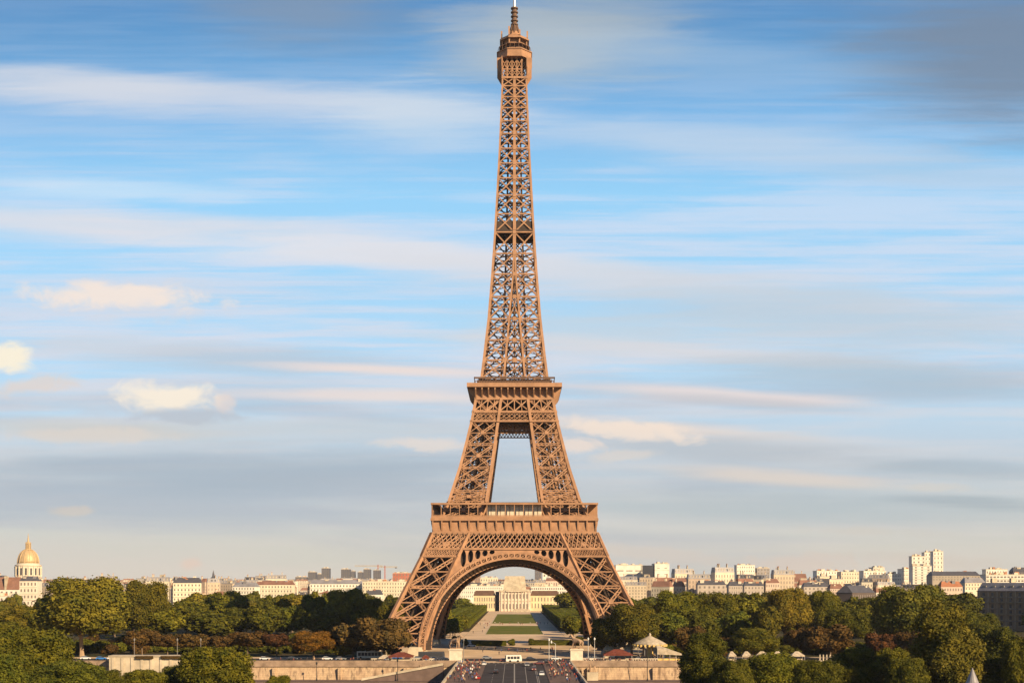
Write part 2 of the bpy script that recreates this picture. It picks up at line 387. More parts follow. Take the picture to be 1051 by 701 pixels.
def pillar(sgx, sgy, levels, chord, brace, name, extra=True):
    b = MB(); lt = MB()
    C = lambda a, c, z: Vector((sgx*(H(z) if a else I(z)), sgy*(H(z) if c else I(z)), z))
    cs = [(1, 1), (1, 0), (0, 0), (0, 1)]
    fine = []
    for z0, z1 in zip(levels, levels[1:]):
        for a, c in cs: b.bar(C(a, c, z0), C(a, c, z1), chord)
        for i in range(4):
            a0, c0 = cs[i]; a1, c1 = cs[(i+1) % 4]
            p00, p10, p01, p11 = C(a0, c0, z0), C(a1, c1, z0), C(a0, c0, z1), C(a1, c1, z1)
            xpanel(b, p00, p10, p01, p11, brace)
            if extra:   # secondary lattice: mid horizontals and half diagonals
                m0, m1 = (p00+p01)/2, (p10+p11)/2; mt, mb = (p01+p11)/2, (p00+p10)/2
                b.bar(m0, m1, brace*.55)
                b.bar(m0, mt, brace*.4); b.bar(m1, mt, brace*.4); b.bar(m0, mb, brace*.4); b.bar(m1, mb, brace*.4)
        # inner diaphragm, plus dark bars added to deepen shade inside the leg
        b.bar(C(1, 1, z1), C(0, 0, z1), brace*.7); b.bar(C(1, 0, z1), C(0, 1, z1), brace*.7)
        for f in (.35, .65):
            g0 = C(1, 1, z0)*(1-f)+C(0, 0, z0)*f; g1 = C(1, 1, z1)*(1-f)+C(0, 0, z1)*f; lt.bar(g0, g1, brace*1.5); w_ = C(1, 0, z1)-C(0, 1, z1); w_.normalize(); lt.bar(g1-w_*2.5, g1+w_*2.5, brace*1.2); lt.bar(g0-w_*2.5, g1-w_*2.5, brace*.8); lt.bar(g0+w_*2.5, g1+w_*2.5, brace*.8)
        b.bar(C(1, 1, z0), C(0, 0, z1), brace*.45); b.bar(C(0, 0, z0), C(1, 1, z1), brace*.45)
    o = b.build(name, M['iron'], tower); lt.build('shade_bars', M['iron_shaded'], o); return o
lowlv = [3.5, 16.5, 30, 43.6, 54.2]
uplv = [61, 68.5, 73.5, 84.5, 95.5, 106.3, 116.9]
for sgx in (-1, 1):
    for sgy in (-1, 1):
        lg = pillar(sgx, sgy, lowlv, 1.5, .95, 'lower_leg')
        for a in (1, 0):
            for c in (1, 0):
                f = MB()
                hx = 60.6 if a else 42.3; hy = 60.6 if c else 42.3
                x, y = sgx*hx, sgy*hy
                f.add([(x-4, y-4, 0), (x+4, y-4, 0), (x+4, y+4, 0), (x-4, y+4, 0), (x-2.6, y-2.6, 4.4), (x+2.6, y-2.6, 4.4), (x+2.6, y+2.6, 4.4), (x-2.6, y+2.6, 4.4)],
                      [(3, 2, 1, 0), (4, 5, 6, 7), (0, 1, 5, 4), (1, 2, 6, 5), (2, 3, 7, 6), (3, 0, 4, 7)])
                f.build('footing', M['stone'], lg)
        pillar(sgx, sgy, uplv, 1.25, .75, 'upper_leg')

ZC, RI, RO = 4.3, 35.8, 41.2
def side(k, fn, name, mats, parent=tower):
    b = MB(); fn(b); b.rot4(k); return b.build(name, mats, parent)
def ring_pts(Rr, off, n=64): return [F(Rr*math.cos(t), max(2.0, ZC+Rr*math.sin(t)), off) for t in [R(-2)+(PI+R(4))*i/n for i in range(n+1)]]
RF, RB = 38.2, 35.9
def arch_fn(b):
    n = 50
    for Rr, wd, off in ((RF+.35, .9, .9), (RO-.35, .9, .9), (RB+.3, .7, -5.2), (RO-1, .6, -3.8)):
        P = ring_pts(Rr, off)
        for p, q in zip(P, P[1:]): b.bar(p, q, wd, wd)
    P = ring_pts(RF+.5, .9, n); Q = ring_pts(RO-.5, .9, n); P2 = ring_pts(RB+.4, -5.2, n); Q2 = ring_pts(RO-1, -3.8, n)
    for i in range(0, n+1):
        b.bar(P[i], Q[i], .7); b.bar(P2[i], Q2[i], .45)
        if i < n:
            b.bar(P[i], Q[i+1], .24); b.bar(Q[i], P[i+1], .24); b.bar(P2[i], Q2[i+1], .3)
        if i % 2 == 0: b.bar(Q[i], Q2[i], .35)
def soffit_and_shade_fn(b):  # soffit plus a sheet behind the arch ring, shade put into their colour
    n = 64; A = ring_pts(RF+.1, .85); Bk = ring_pts(RB+.1, -5.2); a2 = ring_pts(RF+.5, .05); c2 = ring_pts(RO-.5, .05)
    for i in range(n):
        b.add([A[i], A[i+1], Bk[i+1], Bk[i]], [(0, 1, 2, 3)]); b.add([a2[i], a2[i+1], c2[i+1], c2[i]], [(0, 1, 2, 3)])
        b.bar(A[i]*.999, Bk[i]*.999, .4)
def spandrel_fn(sg):
    def fn(b):
        ext = lambda uu: ZC+math.sqrt(max(0, (RO-.2)**2-uu*uu))
        zt = 47.0; us = [0, 2.8, 5.6, 8.4, 11.5, 14.7, 17.9, 21.1, 24.3]
        for i in range(len(us)-1):
            u0, u1 = us[i], us[i+1]
            if i < 3:
                b.add([F(sg*u0, ext(u0), .3), F(sg*u1, ext(u1), .3), F(sg*u1, zt, .3), F(sg*u0, zt, .3)], [(0, 1, 2, 3)]); continue
            # cell with an oval opening
            N = 28; uc = (u0+u1)/2; zm = (max(ext(u0), ext(u1))-.2+zt)/2; vs = []; zb = ext(uc)
            ru = (u1-u0)*.38; rz = max(.3, (zt-ext(uc))/2-.55); zcen = (zt+ext(uc))/2
            for k in range(N):
                t = 2*PI*k/N; c, s_ = math.cos(t), math.sin(t); hu = (u1-u0)/2
                f = min(hu/abs(c) if abs(c) > 1e-6 else 1e9, 1/abs(s_) if abs(s_) > 1e-6 else 1e9)
                # outer boundary: square in unit space mapped onto the cell
                m_ = max(abs(c), abs(s_)); qu, qz = c/m_, s_/m_; U = uc+qu*hu; zlo = ext(U); Zo = zlo+(zt-zlo)*(qz+1)/2
                tilt = (ext(u1)-ext(u0))/(u1-u0)*.4
                vs.append(F(sg*U, Zo, .3)); vs.append(F(sg*(uc+ru*c), zcen+rz*s_+tilt*ru*c, .3))
                vs.append(F(sg*(uc+ru*c), zcen+rz*s_+tilt*ru*c, -.5))
            b.add(vs, [(3*k, 3*((k+1) % N), 3*((k+1) % N)+1, 3*k+1) for k in range(N)]+[(3*k+1, 3*((k+1) % N)+1, 3*((k+1) % N)+2, 3*k+2) for k in range(N)])
        # fill down to the pillar edge
        prev = None
        for j in range(13):
            z = 47-(47-30.5)*j/12; ui = I(z); 
            ue = 24.3 if ext(24.3) < z else math.sqrt(max(0, (RO-.2)**2-(z-ZC)**2))
            p = (F(sg*min(ue, ui), z, .3), F(sg*ui, z, .3))
            if prev: b.add([prev[0], prev[1], p[1], p[0]], [(0, 1, 2, 3)])
            prev = p
        pr = None
        for z in (24, 28, 32, 36, 40, 44, 47):
            p = F(sg*(I(z)-.2), z, .35)
            if pr is not None: b.bar(pr, p, 1.3)
            pr = p
    return fn
def backing_fn(b):  # dark sheets added behind the lattice so its openings read as shade
    for z0, z1, f in ((47.3, 53.6, .93),):
        b.add([F(-H(z0)*f, z0, -6), F(H(z0)*f, z0, -6), F(H(z1)*f, z1, -6), F(-H(z1)*f, z1, -6)], [(0, 1, 2, 3)])
    for sg in (-1, 1): b.add([F(sg*I(43.7), 43.7, -3), F(sg*(H(43.7)-1), 43.7, -3), F(sg*(H(47)-1), 47, -3), F(sg*I(47), 47, -3)], [(0, 1, 2, 3)])
    ext = lambda uu: ZC+math.sqrt(max(0, (RO-.6)**2-uu*uu))
    for j in range(24):
        u0, u1 = -24.2+48.4*j/24, -24.2+48.4*(j+1)/24
        b.add([F(u0, ext(u0), -2.2), F(u1, ext(u1), -2.2), F(u1, 47.2, -2.2), F(u0, 47.2, -2.2)], [(0, 1, 2, 3)])
    for j in range(30):
        x = -35+70*j/29; b.bar((x, -38, 53.7), (x, -27, 53.7), .4, .8)
def frieze_fn(b):
    def row(z0, z1, u0f, u1f, n, wd, dbl=True, off=.5):
        if off < 0: wd *= .6
        # n bays of X between two edges
        for j in range(n):
            f0, f1 = j/n, (j+1)/n
            L = lambda f, z: F(u0f(z)*(1-f)+u1f(z)*f, z, off)
            b.bar(L(f0, z0), L(f1, z1), wd); b.bar(L(f1, z0), L(f0, z1), wd)
            if dbl:
                fm = (f0+f1)/2; zm = (z0+z1)/2
                b.bar(L(f0, zm), L(fm, z1), wd*.8); b.bar(L(fm, z1), L(f1, zm), wd*.8); b.bar(L(f1, zm), L(fm, z0), wd*.8); b.bar(L(fm, z0), L(f0, zm), wd*.8)
    nH = lambda z: -H(z); pH = lambda z: H(z); nI = lambda z: -I(z); pI = lambda z: I(z)
    for o in (.5,):
        row(47.4, 53.9, nH, nI, 4, .44, True, o); row(47.4, 53.9, nI, pI, 10, .44, True, o); row(47.4, 53.9, pI, pH, 4, .44, True, o)
        row(43.9, 46.7, nH, nI, 7, .3, True, o); row(43.9, 46.7, pI, pH, 7, .3, True, o)
    for z, wd in ((43.6, .7), (47.05, 1.0), (54.1, 1.0)):
        if z < 45:
            for sg in (-1, 1): b.bar(F(sg*I(z), z, .55), F(sg*H(z), z, .55), wd)
        else: b.bar(F(-H(z), z, .55), F(H(z), z, .55), wd)
    for sg in (-1, 1):
        b.bar(F(sg*I(43.6), 43.6, .6), F(sg*I(54.1), 54.1, .6), 1.3); b.bar(F(sg*H(43.6), 43.6, .3), F(sg*H(54.1), 54.1, .3), 1.4)
    # small hip lattice
for k in range(4):
    ar = side(k, arch_fn, 'arch', M['iron']); side(k, soffit_and_shade_fn, 'soffit_and_shade_sheet', M['iron_shaded'], ar)
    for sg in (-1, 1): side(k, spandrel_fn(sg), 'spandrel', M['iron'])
    side(k, backing_fn, 'shade_backing', M['iron_shaded'])
    side(k, frieze_fn, 'lattice_frieze', M['iron'])

def ringslab(b, ho, hi, z0, z1, mi=0):
    b.box(-ho, -ho, z0, ho, -hi, z1, mi); b.box(-ho, hi, z0, ho, ho, z1, mi); b.box(-ho, -hi, z0, -hi, hi, z1, mi); b.box(hi, -hi, z0, ho, hi, z1, mi)
# first platform
p1 = MB()
for k in range(4):
    b = MB(); h = 37.3
    b.box(-35.2, -36.4, 54.5, 36.39, -35.2, 59.7)                                   # recessed wall
    nb = 18; pit = 2*36.6/nb
    for j in range(nb+1):
        x = -36.6+pit*j
        b.add([(x-.32, -36.3, 54.8), (x+.32, -36.3, 54.8), (x+.32, -36.3, 59.7), (x-.32, -36.3, 59.7), (x-.32, -37.4, 59.7), (x+.32, -37.4, 59.7), (x-.32, -37.3, 58.2), (x+.32, -37.3, 58.2), (x-.32, -36.7, 55.6), (x+.32, -36.7, 55.6)],
              [(0, 1, 9, 8), (8, 9, 7, 6), (6, 7, 5, 4), (4, 5, 2, 3), (0, 8, 6, 4, 3), (1, 2, 5, 7, 9)])
    b.rot4(k); p1.add(b.v, b.f)
ringslab(p1, 36.9, 35.0, 53.9, 54.9); p1.build('platform_frieze', M['iron'], tower)
b = MB(); ringslab(b, 37.6, 13, 59.71, 60.9); b.build('deck', M['iron'], tower)
b = MB(); ringslab(b, 35, 13, 53.0, 54.3); 
for t in range(-32, 33, 4):
    b.bar((t, -34, 53.5), (t, -13, 53.5), .5, 1.5); b.bar((t, 34, 53.5), (t, 13, 53.5), .5, 1.5)
b.build('deck_girders', M['iron_shaded'], tower)
gal = MB()
for k in range(4):
    b = MB()
    for j in range(19):
        x = -36.9+73.8*j/18; b.box(x-.16, -37.2, 60.9, x+.16, -36.88, 66.9)
    b.box(-37.2, -37.3, 62.1, 37.2, -37.16, 62.3); b.box(-37.2, -37.28, 60.92, 37.2, -37.18, 61.9)
    b.rot4(k); gal.add(b.v, b.f)
ringslab(gal, 37.5, 34.2, 66.9, 67.7); gal.build('gallery', M['iron'], tower)
for k in range(4):
    b = MB(); b.box(-12.6, -33, 61, 12.6, -24, 67.2); b.box(-13.1, -33.6, 67.2, 13.1, -23.4, 68.2, 1)
    for j in range(13): b.box(-12.6+2.1*j-.09, -33.12, 61, -12.6+2.1*j+.09, -33.0, 67.2, 1)
    b.rot4(k); b.build('pavilion', [M['glass_pav'], M['iron_dark']], tower)
    for x0, x1 in ((-30, -17), (17, 30)): b = MB(); b.box(x0, -31, 61, x1, -22, 65.5); b.rot4(k); b.build('gallery_room', M['iron_shaded'], tower)

# second platform
s2 = MB()
for k in range(4):
    b = MB()
    def row2(z0, z1, u0, u1, n, wd, off=.4, union=False):
        for j in range(n):
            f0, f1 = j/n, (j+1)/n
            L = lambda f, z: F(u0(z)*(1-f)+u1(z)*f, z, off)
            b.bar(L(f0, z0), L(f1, z1), wd); b.bar(L(f1, z0), L(f0, z1), wd)
            if union: b.bar(L((f0+f1)/2, z0), L((f0+f1)/2, z1), wd*.6)
            b.bar(L(f1, z0), L(f1, z1), wd*.8)
    nH = lambda z: -H(z); pH = lambda z: H(z); nI = lambda z: -I(z); pI = lambda z: I(z)
    for u0, u1, n in ((nH, nI, 2), (nI, pI, 2), (pI, pH, 2)):
        row2(111.2, 116.7, u0, u1, n, .55, .4, True); row2(107.0, 108.8, u0, u1, n*3, .24); row2(108.8, 110.6, u0, u1, n*3, .24)
    for z, wd in ((106.5, .9), (110.9, .9), (117, .9)): b.bar(F(-H(z), z, .45), F(H(z), z, .45), wd)
    for sg in (-1, 1): b.bar(F(sg*I(106), 106, .6), F(sg*I(117), 117, .6), 1.2)
    # inner girder below
    for z in (102.2, 104.3, 106.2): b.bar((-I(z), -I(z)-1, z), (I(z), -I(z)-1, z), .5)
    for j in range(10):
        u = I(104); x0, x1 = -u+2*u*j/10, -u+2*u*(j+1)/10
        b.bar((x0, -u-1, 102.2), (x1, -u-1, 106.2), .35); b.bar((x1, -u-1, 102.2), (x0, -u-1, 106.2), .35)
    b.rot4(k); s2.add(b.v, b.f)
s2.build('upper_lattice_frieze', M['iron'], tower)
b = MB(); b.box(-16.9, -16.9, 110.9, 16.9, 16.9, 111.5); b.box(-16.6, -16.6, 107, 16.6, 16.6, 107.3); b.box(-17.6, -17.6, 116.0, 17.6, 17.6, 116.6); b.build('shade_iron', M['iron_shaded'], tower)  # dark slabs added behind the upper lattice, coloured as shade inside it
b = MB()
ringslab(b, 18.6, 16.5, 117.2, 121.99)
for k in range(4):
    c = MB()
    for j in range(13):
        x = -17.9+35.8*j/12
        c.add([(x-.28, -18.55, 117.3), (x+.28, -18.55, 117.3), (x+.28, -18.55, 121.98), (x-.28, -18.55, 121.98), (x-.28, -21.5, 121.98), (x+.28, -21.5, 121.98), (x-.28, -21.5, 120.9), (x+.28, -21.5, 120.9), (x-.28, -19.6, 118.6), (x+.28, -19.6, 118.6)],
              [(0, 1, 9, 8), (8, 9, 7, 6), (6, 7, 5, 4), (4, 5, 2, 3), (0, 8, 6, 4, 3), (1, 2, 5, 7, 9)])
    c.rot4(k); b.add(c.v, c.f, 0)
b.build('upper_platform_corbels', M['iron'], tower)
b = MB(); b.box(-21.9, -21.9, 122, 21.9, 21.9, 123.9); b.build('upper_deck', M['iron'], tower)
b = MB()
for k in range(4):
    c = MB()
    for j in range(31):
        x = -18.5+37*j/30; c.bar((x, -18.5, 123.9), (x, -18.5, 126.6), .12)
    c.box(-18.7, -18.7, 126.3, 18.7, -18.45, 127.1); c.box(-18.5, -18.6, 125.0, 18.5, -18.5, 125.3); c.box(-16.5, -17.3, 123.9, 16.5, -16.9, 126.0)
    for x in (-12, -5, 4, 11): c.box(x-1.2, -16.9, 123.9, x+1.2, -14.5, 127.6)
    c.rot4(k); b.add(c.v, c.f)
b.build('upper_railing', M['iron_dark'], tower)

# spire
SL = [127.0, 135.6, 145.2, 155.3, 165.8, 176.6, 186.4, 196.6, 205.3, 214.2, 222.5, 229.6, 236.7, 243.8, 249.9, 256.1, 261.4, 266.6, 270.5]
def spire_side(b):
    for z0, z1 in zip(SL, SL[1:]):
        t = (z0-127)/143; ch = 1.15*(1-t)+.72*t; br = .62*(1-t)+.48*t
        h0, h1, i0, i1 = H(z0), H(z1), I(z0), I(z1)
        b.bar(F(-h0, z0), F(-h1, z1), ch)
        b.bar(F(-h1, z1, .1), F(h1, z1, .1), br*1.1)
        for sg in (-1, 1):
            b.bar(F(sg*i0, z0), F(sg*i1, z1), ch*.78)
            if z0 < 176 and z0 >= 127:
                b.bar(F(sg*h0, z0), F(sg*i1, z1), br); b.bar(F(sg*i0, z0), F(sg*h1, z1), br)
                mz = (z0+z1)/2
                b.bar(F(sg*H(mz), mz), F(sg*I(mz), mz), br*.5)
                # half lattice
                b.bar(F(sg*(h1+i1)/2, z1), F(sg*I(mz), mz), br*.5); b.bar(F(sg*(h1+i1)/2, z1), F(sg*H(mz), mz), br*.5)
            else:
                b.bar(F(sg*h0, z0), F(0, z1), br); b.bar(F(0, z0), F(sg*h1, z1), br)
        if z0 < 165:
            b.bar(F(-i0, z0), F(i1, z1), br*.75); b.bar(F(i0, z0), F(-i1, z1), br*.75)
        c = F(0, z1, .35); b.box(c.x-.8*ch, c.y-.25, c.z-.9*ch, c.x+.8*ch, c.y+.2, c.z+.9*ch)
for k in range(4): side(k, spire_side, 'spire_face', M['iron'])
b = MB()
for z0, z1 in zip(SL, SL[1:]):
    t = (z0-127)/143; s0, s1 = H(z0)*.42, H(z1)*.42
    for k in range(4):
        c = MB()
        c.bar((-s0, -s0, z0), (-s1, -s1, z1), .8); c.bar((-s1, -s1, z1), (s1, -s1, z1), .6); c.bar((-s0, -s0, z0), (s1, -s1, z1), .45); c.bar((s0, -s0, z0), (-s1, -s1, z1), .45)
        c.bar((-H(z1), -H(z1), z1), (-s1, -s1, z1), .4); c.bar((0, -H(z1), z1), (-s1, -s1, z1), .35); c.bar((0, -H(z1), z1), (s1, -s1, z1), .35)
        c.bar((0, -s0, z0), (0, -s1, z1), .7)
        hm = H((z0+z1)/2); c.bar((-hm, 0, (z0+z1)/2), (0, -hm, (z0+z1)/2), .3)
        c.rot4(k); b.add(c.v, c.f)
b.build('lift_shaft', M['iron_dark'], tower)  # shaft bars thickened and darkened to paint shade into the spire
b = MB(); ringslab(b, 9.5, 4.2, 197.0, 197.7); ringslab(b, 8.6, 5.2, 197.7, 202.0)
b.build('intermediate_landing', M['iron_shaded'], tower)

# top
b = MB()
b.box(-5.2, -5.2, 270.3, 5.2, 5.2, 271.2)
for k in range(4):
    c = MB()
    for j in range(6):
        x = -5.8+11.6*j/5; c.bar((x, -5.9, 270), (x, -5.9, 279.8), .5)
        if j < 5:
            for z0, z1 in ((271.2, 274.4), (274.4, 279.4)):
                c.bar((x, -5.8, z0), (x+2.32, -5.8, z1), .3); c.bar((x+2.32, -5.8, z0), (x, -5.8, z1), .3)
    c.box(-6, -6.1, 270.2, 6, -5.7, 271.1); c.box(-6, -6.1, 274.2, 6, -5.7, 274.7)
    for x in (-5.9, 5.9):
        c.add([(x-.2, -5.9, 271), (x+.2, -5.9, 271), (x+.2, -5.9, 279.8), (x-.2, -5.9, 279.8), (x-.2, -8.3, 279.8), (x+.2, -8.3, 279.8), (x-.2, -8.3, 275), (x+.2, -8.3, 275)],
              [(0, 1, 7, 6), (6, 7, 5, 4), (4, 5, 2, 3), (0, 6, 4, 3), (1, 2, 5, 7)])
    c.rot4(k); b.add(c.v, c.f)
b.build('top_consoles', M['iron'], tower)
b = MB(); b.box(-4.6, -4.6, 271.3, 4.6, 4.6, 279.6); b.build('top_core', M['iron_shaded'], tower)
b = MB()
def octa(b, r, z0, z1, r2=None, mi=0): b.lathe([(r, z0), (r if r2 is None else r2, z1)], 8, a0=PI/8, mi=mi)
octa(b, 9.0, 279.8, 280.6); octa(b, 8.7, 280.6, 283.2); octa(b, 9.1, 283.2, 283.6)
b.build('top_gallery', M['iron'], tower)
b = MB()
for k in range(24):
    a = 2*PI*k/24; b.bar((8.2*math.cos(a), 8.2*math.sin(a), 283.6), (7.7*math.cos(a), 7.7*math.sin(a), 286.4), .18)
b.lathe([(7.9, 286.2), (7.6, 286.6)], 8, a0=PI/8); octa(b, 6.2, 283.6, 287.0)
b.build('top_cage', M['iron_dark'], tower)
b = MB()
octa(b, 5.2, 287, 289.2); octa(b, 7.5, 289.2, 289.9); octa(b, 7.3, 289.9, 291.0, 6.0)
for k in range(8):
    a = PI/4*k+PI/8; b.bar((6.3*math.cos(a), 6.3*math.sin(a), 286.8), (6.3*math.cos(a), 6.3*math.sin(a), 289.4), .6)
    b.box(6.6*math.cos(a)-.35, 6.6*math.sin(a)-.35, 290.6, 6.6*math.cos(a)+.35, 6.6*math.sin(a)+.35, 293.0+(k % 3)*.8)
octa(b, 4.4, 291, 292.4, 3.6); octa(b, 3.0, 292.4, 294.2, 2.4)
b.build('campanile', M['iron'], tower)
b = MB()
octa(b, 2.4, 294.2, 297.2, 1.5)
for k in range(8):
    a = PI/4*k; b.bar((2.7*math.cos(a), 2.7*math.sin(a), 293.4), (1.5*math.cos(a), 1.5*math.sin(a), 297.6), .35)
b.lathe([(1.15, 297), (1.15, 306)], 10)
for z in (297.6, 299.4, 301.4, 303.4, 305.3): b.lathe([(1.3, z), (1.75, z+.2), (1.75, z+.7), (1.3, z+.9)], 10)
b.build('mast', M['iron_dark'], tower)
b = MB(); b.lathe([(.6, 306), (.45, 324)], 8); b.build('aerial', M['metal_pale'], tower)

# ------------------------------------------------------------------ bridge
br = thing('stone_bridge', 'wide stone road bridge across the river towards the iron tower', 'bridge')
b = MB()
ys0, ys1 = 344.0, 502.0
poly = [(ys0, -.3), (ys0, -8.4)]
na = 5; span = (ys1-ys0)/na
for i in range(na):
    c = ys0+span*(i+.5); r = span/2-1.7
    for k in range(0, 13):
        t = PI-PI*k/12; poly.append((c+r*math.cos(t), -8.4+6.3*math.sin(t)))
poly += [(ys1, -8.4), (ys1, -.3)]
# ear-cut friendly: build as strips
def arch_strip(b, x0, x1):
    N = 120
    def under(y):
        i = min(na-1, int((y-ys0)/span)); c = ys0+span*(i+.5); r = span/2-1.7; q = 1-((y-c)/r)**2
        return -8.4 if q <= 0 else -8.4+6.3*math.sqrt(q)
    for i in range(N):
        ya, yb = ys0+(ys1-ys0)*i/N, ys0+(ys1-ys0)*(i+1)/N
        za, zb = under(ya), under(yb)
        b.add([(x0, ya, za), (x0, yb, zb), (x0, yb, -.3), (x0, ya, -.3), (x1, ya, za), (x1, yb, zb), (x1, yb, -.3), (x1, ya, -.3)],
              [(0, 3, 2, 1), (4, 5, 6, 7), (0, 1, 5, 4)])
arch_strip(b, -21.6, 21.6)
b.build('span', M['quay'], br)
b = MB(); b.box(-22.4, ys0, -.3, 22.4, ys1, 0.0); b.build('deck', M['stone'], br)
for sg in (-1, 1):
    b = MB(); b.box(sg*22.2-.3, ys0, .0, sg*22.2+.3, ys1-1, 1.05)
    b.build('parapet', M['stone'], br)
    b = MB(); x0, x1 = sorted((sg*11.2, sg*21.85)); b.box(x0, ys0, .0, x1, ys1-1, .14); b.build('pavement', M['pave'], br)
b = MB(); b.box(-11.19, ys0, .0, 11.19, 511, .02); b.build('carriageway', M['asphalt'], br)
b = MB()
b.box(-.22, 345, .02, .22, 494, .026); 
b.box(-3.75, 345, .02, -3.6, 498, .026)
for x in (3.9, 7.4, 7.9): b.box(x, 345, .02, x+.2, 500, .026)
for x in (-7.4,):
    for y in range(346, 496, 9): b.box(x, y, .02, x+.15, y+4, .026)
for k in range(12): b.box(-10.4+k*1.8, 497.5, .02, -9.6+k*1.8, 501.5, .026)
b.build('lane_marking', M['paint_line'], br)

# quay walls (either side of the bridge) + lower quay
for x0, x1, lab in ((-700, -22.8, 'long tan stone river wall left of the bridge'), (22.8, 700, 'long tan stone river wall right of the bridge')):
    t = thing('quay_wall', lab, 'wall', (0, 500, 0))
    b = MB(); b.add([(x0, -1.4, -8.3), (x1, -1.4, -8.3), (x1, 1, -8.3), (x0, 1, -8.3), (x0, -.2, -1.5), (x1, -.2, -1.5), (x1, 1, -1.5), (x0, 1, -1.5)],
                    [(3, 2, 1, 0), (4, 5, 6, 7), (0, 1, 5, 4), (1, 2, 6, 5), (2, 3, 7, 6), (3, 0, 4, 7)])
    # buttresses
    x = x0+6
    while x < x1-3: b.box(x, -2.0, -8.3, x+1.1, -.15, -1.9); x += 26
    b.build('wall_face', M['quay'], t)
    b = MB(); b.box(x0, -.75, -1.5, x1, 1.2, 0.02); b.box(x0, -.25, .02, x1, .25, .95); b.build('parapet', M['cap_stone'], t)
b = MB(); b.box(-700, 486, -9, 700, 498.4, -6.6); tag(b.build('lower_quay', M['pave']), kind='structure')
b = MB(); b.box(-700, 342, -9, -22.8, 349.2, .9); b.box(22.8, 342, -9, 700, 349.2, .9); tag(b.build('near_embankment', M['quay']), kind='structure')
# ramp down to lower quay, left of bridge
t = thing('quay_ramp', 'sloping stone ramp against the river wall left of the bridge', 'ramp', (0, 0, 0))
b = MB(); b.prism([(-60, -6.6), (-28, -6.6), (-28, -.6)], 493.0, 498.3); b.build('slope', M['pave'], t)
b = MB(); b.prism([(-60, -6.5), (-60, -5.6), (-28, .4), (-28, -.5)], 492.5, 492.98); b.build('parapet', M['stone'], t)

# ------------------------------------------------------------------ trees
def crown_mesh(seed, shape='round', n=7000, leaf=.085, lobes=11):
    rd = random.Random(seed); L = []
    if shape == 'clipped':
        pass
    elif shape == 'tall':
        L.append((0, 0, 0, .62))
        for i in range(lobes+3):
            a = rd.uniform(0, 2*PI); zz = rd.uniform(-.8, .95); rr = .62*math.sqrt(max(.05, 1-(zz*.85)**2)); L.append((rr*math.cos(a)*.75, rr*math.sin(a)*.75, zz, rd.uniform(.26, .42)))
    elif shape == 'spread':
        L.append((0, 0, -.05, .6))
        for i in range(lobes+5):
            a = rd.uniform(0, 2*PI); zz = rd.uniform(-.35, .55); rr = math.sqrt(max(.05, 1-zz*zz))*.72; L.append((rr*math.cos(a), rr*math.sin(a), zz, rd.uniform(.22, .38)))
    else:
        L.append((0, 0, 0, .68))
        for i in range(lobes+4):
            a = rd.uniform(0, 2*PI); zz = rd.uniform(-.55, .8); rr = math.sqrt(max(.02, 1-zz*zz))*.62; L.append((rr*math.cos(a), rr*math.sin(a), zz*.75, rd.uniform(.24, .42)))
    b = MB()
    def quad(p, nrm, s):
        t = Vector((rd.gauss(0, 1), rd.gauss(0, 1), rd.gauss(0, 1))); nn = (nrm+t*.55).normalized(); a = nn.cross(Vector((rd.gauss(0, 1), rd.gauss(0, 1), rd.gauss(0, 1)))).normalized(); c = nn.cross(a)
        s1, s2 = s*rd.uniform(.6, 1.3), s*rd.uniform(.35, .8)
        b.add([p-a*s1, p-c*s2+a*s1*.15, p+a*s1, p+c*s2-a*s1*.1], [(0, 1, 2, 3)])
    if shape == 'clipped':
        for i in range(n):
            f = rd.random(); x, y, z = rd.uniform(-1, 1), rd.uniform(-1, 1), rd.uniform(-1, 1)
            if f < .4: z, nr = rd.uniform(.9, 1.02), Vector((0, 0, 1))
            elif f < .7: sx_ = rd.choice((-1, 1)); x, nr = sx_*rd.uniform(.9, 1.02), Vector((sx_, 0, 0))
            else: sy_ = rd.choice((-1, 1)); y, nr = sy_*rd.uniform(.9, 1.02), Vector((0, sy_, 0))
            quad(Vector((x, y, z)), nr, leaf)
        b.box(-.93, -.93, -.95, .93, .93, .93)
    else:
        tot = sum(r*r for *_, r in L)
        for (x, y, z, r) in L:
            c = Vector((x, y, z)); k = int(n*r*r/tot)
            for i in range(k):
                d = Vector((rd.gauss(0, 1), rd.gauss(0, 1), rd.gauss(0, 1))).normalized()
                q = c+d*r*(rd.uniform(.76, 1.07) if rd.random() < .9 else rd.uniform(1.0, 1.27))
                if any((q-Vector((a, e, f))).length < rr*.74 for (a, e, f, rr) in L if (a, e, f) != (x, y, z)): continue
                quad(q, d, leaf*rd.uniform(.7, 1.25))
            # opaque heart of the clump
            st = 8; vs = []; fs = []
            for j in range(5):
                ph = PI*(j+.5)/5-PI/2
                for m_ in range(st): th = 2*PI*m_/st; vs.append((x+r*.74*math.cos(ph)*math.cos(th), y+r*.74*math.cos(ph)*math.sin(th), z+r*.74*math.sin(ph)))
            for j in range(4):
                for m_ in range(st): fs.append((j*st+m_, j*st+(m_+1) % st, (j+1)*st+(m_+1) % st, (j+1)*st+m_))
            fs.append(tuple(range(st-1, -1, -1))); fs.append(tuple(range(4*st, 5*st))); b.add(vs, fs)
    return b.mesh('crown', M['leaf'])
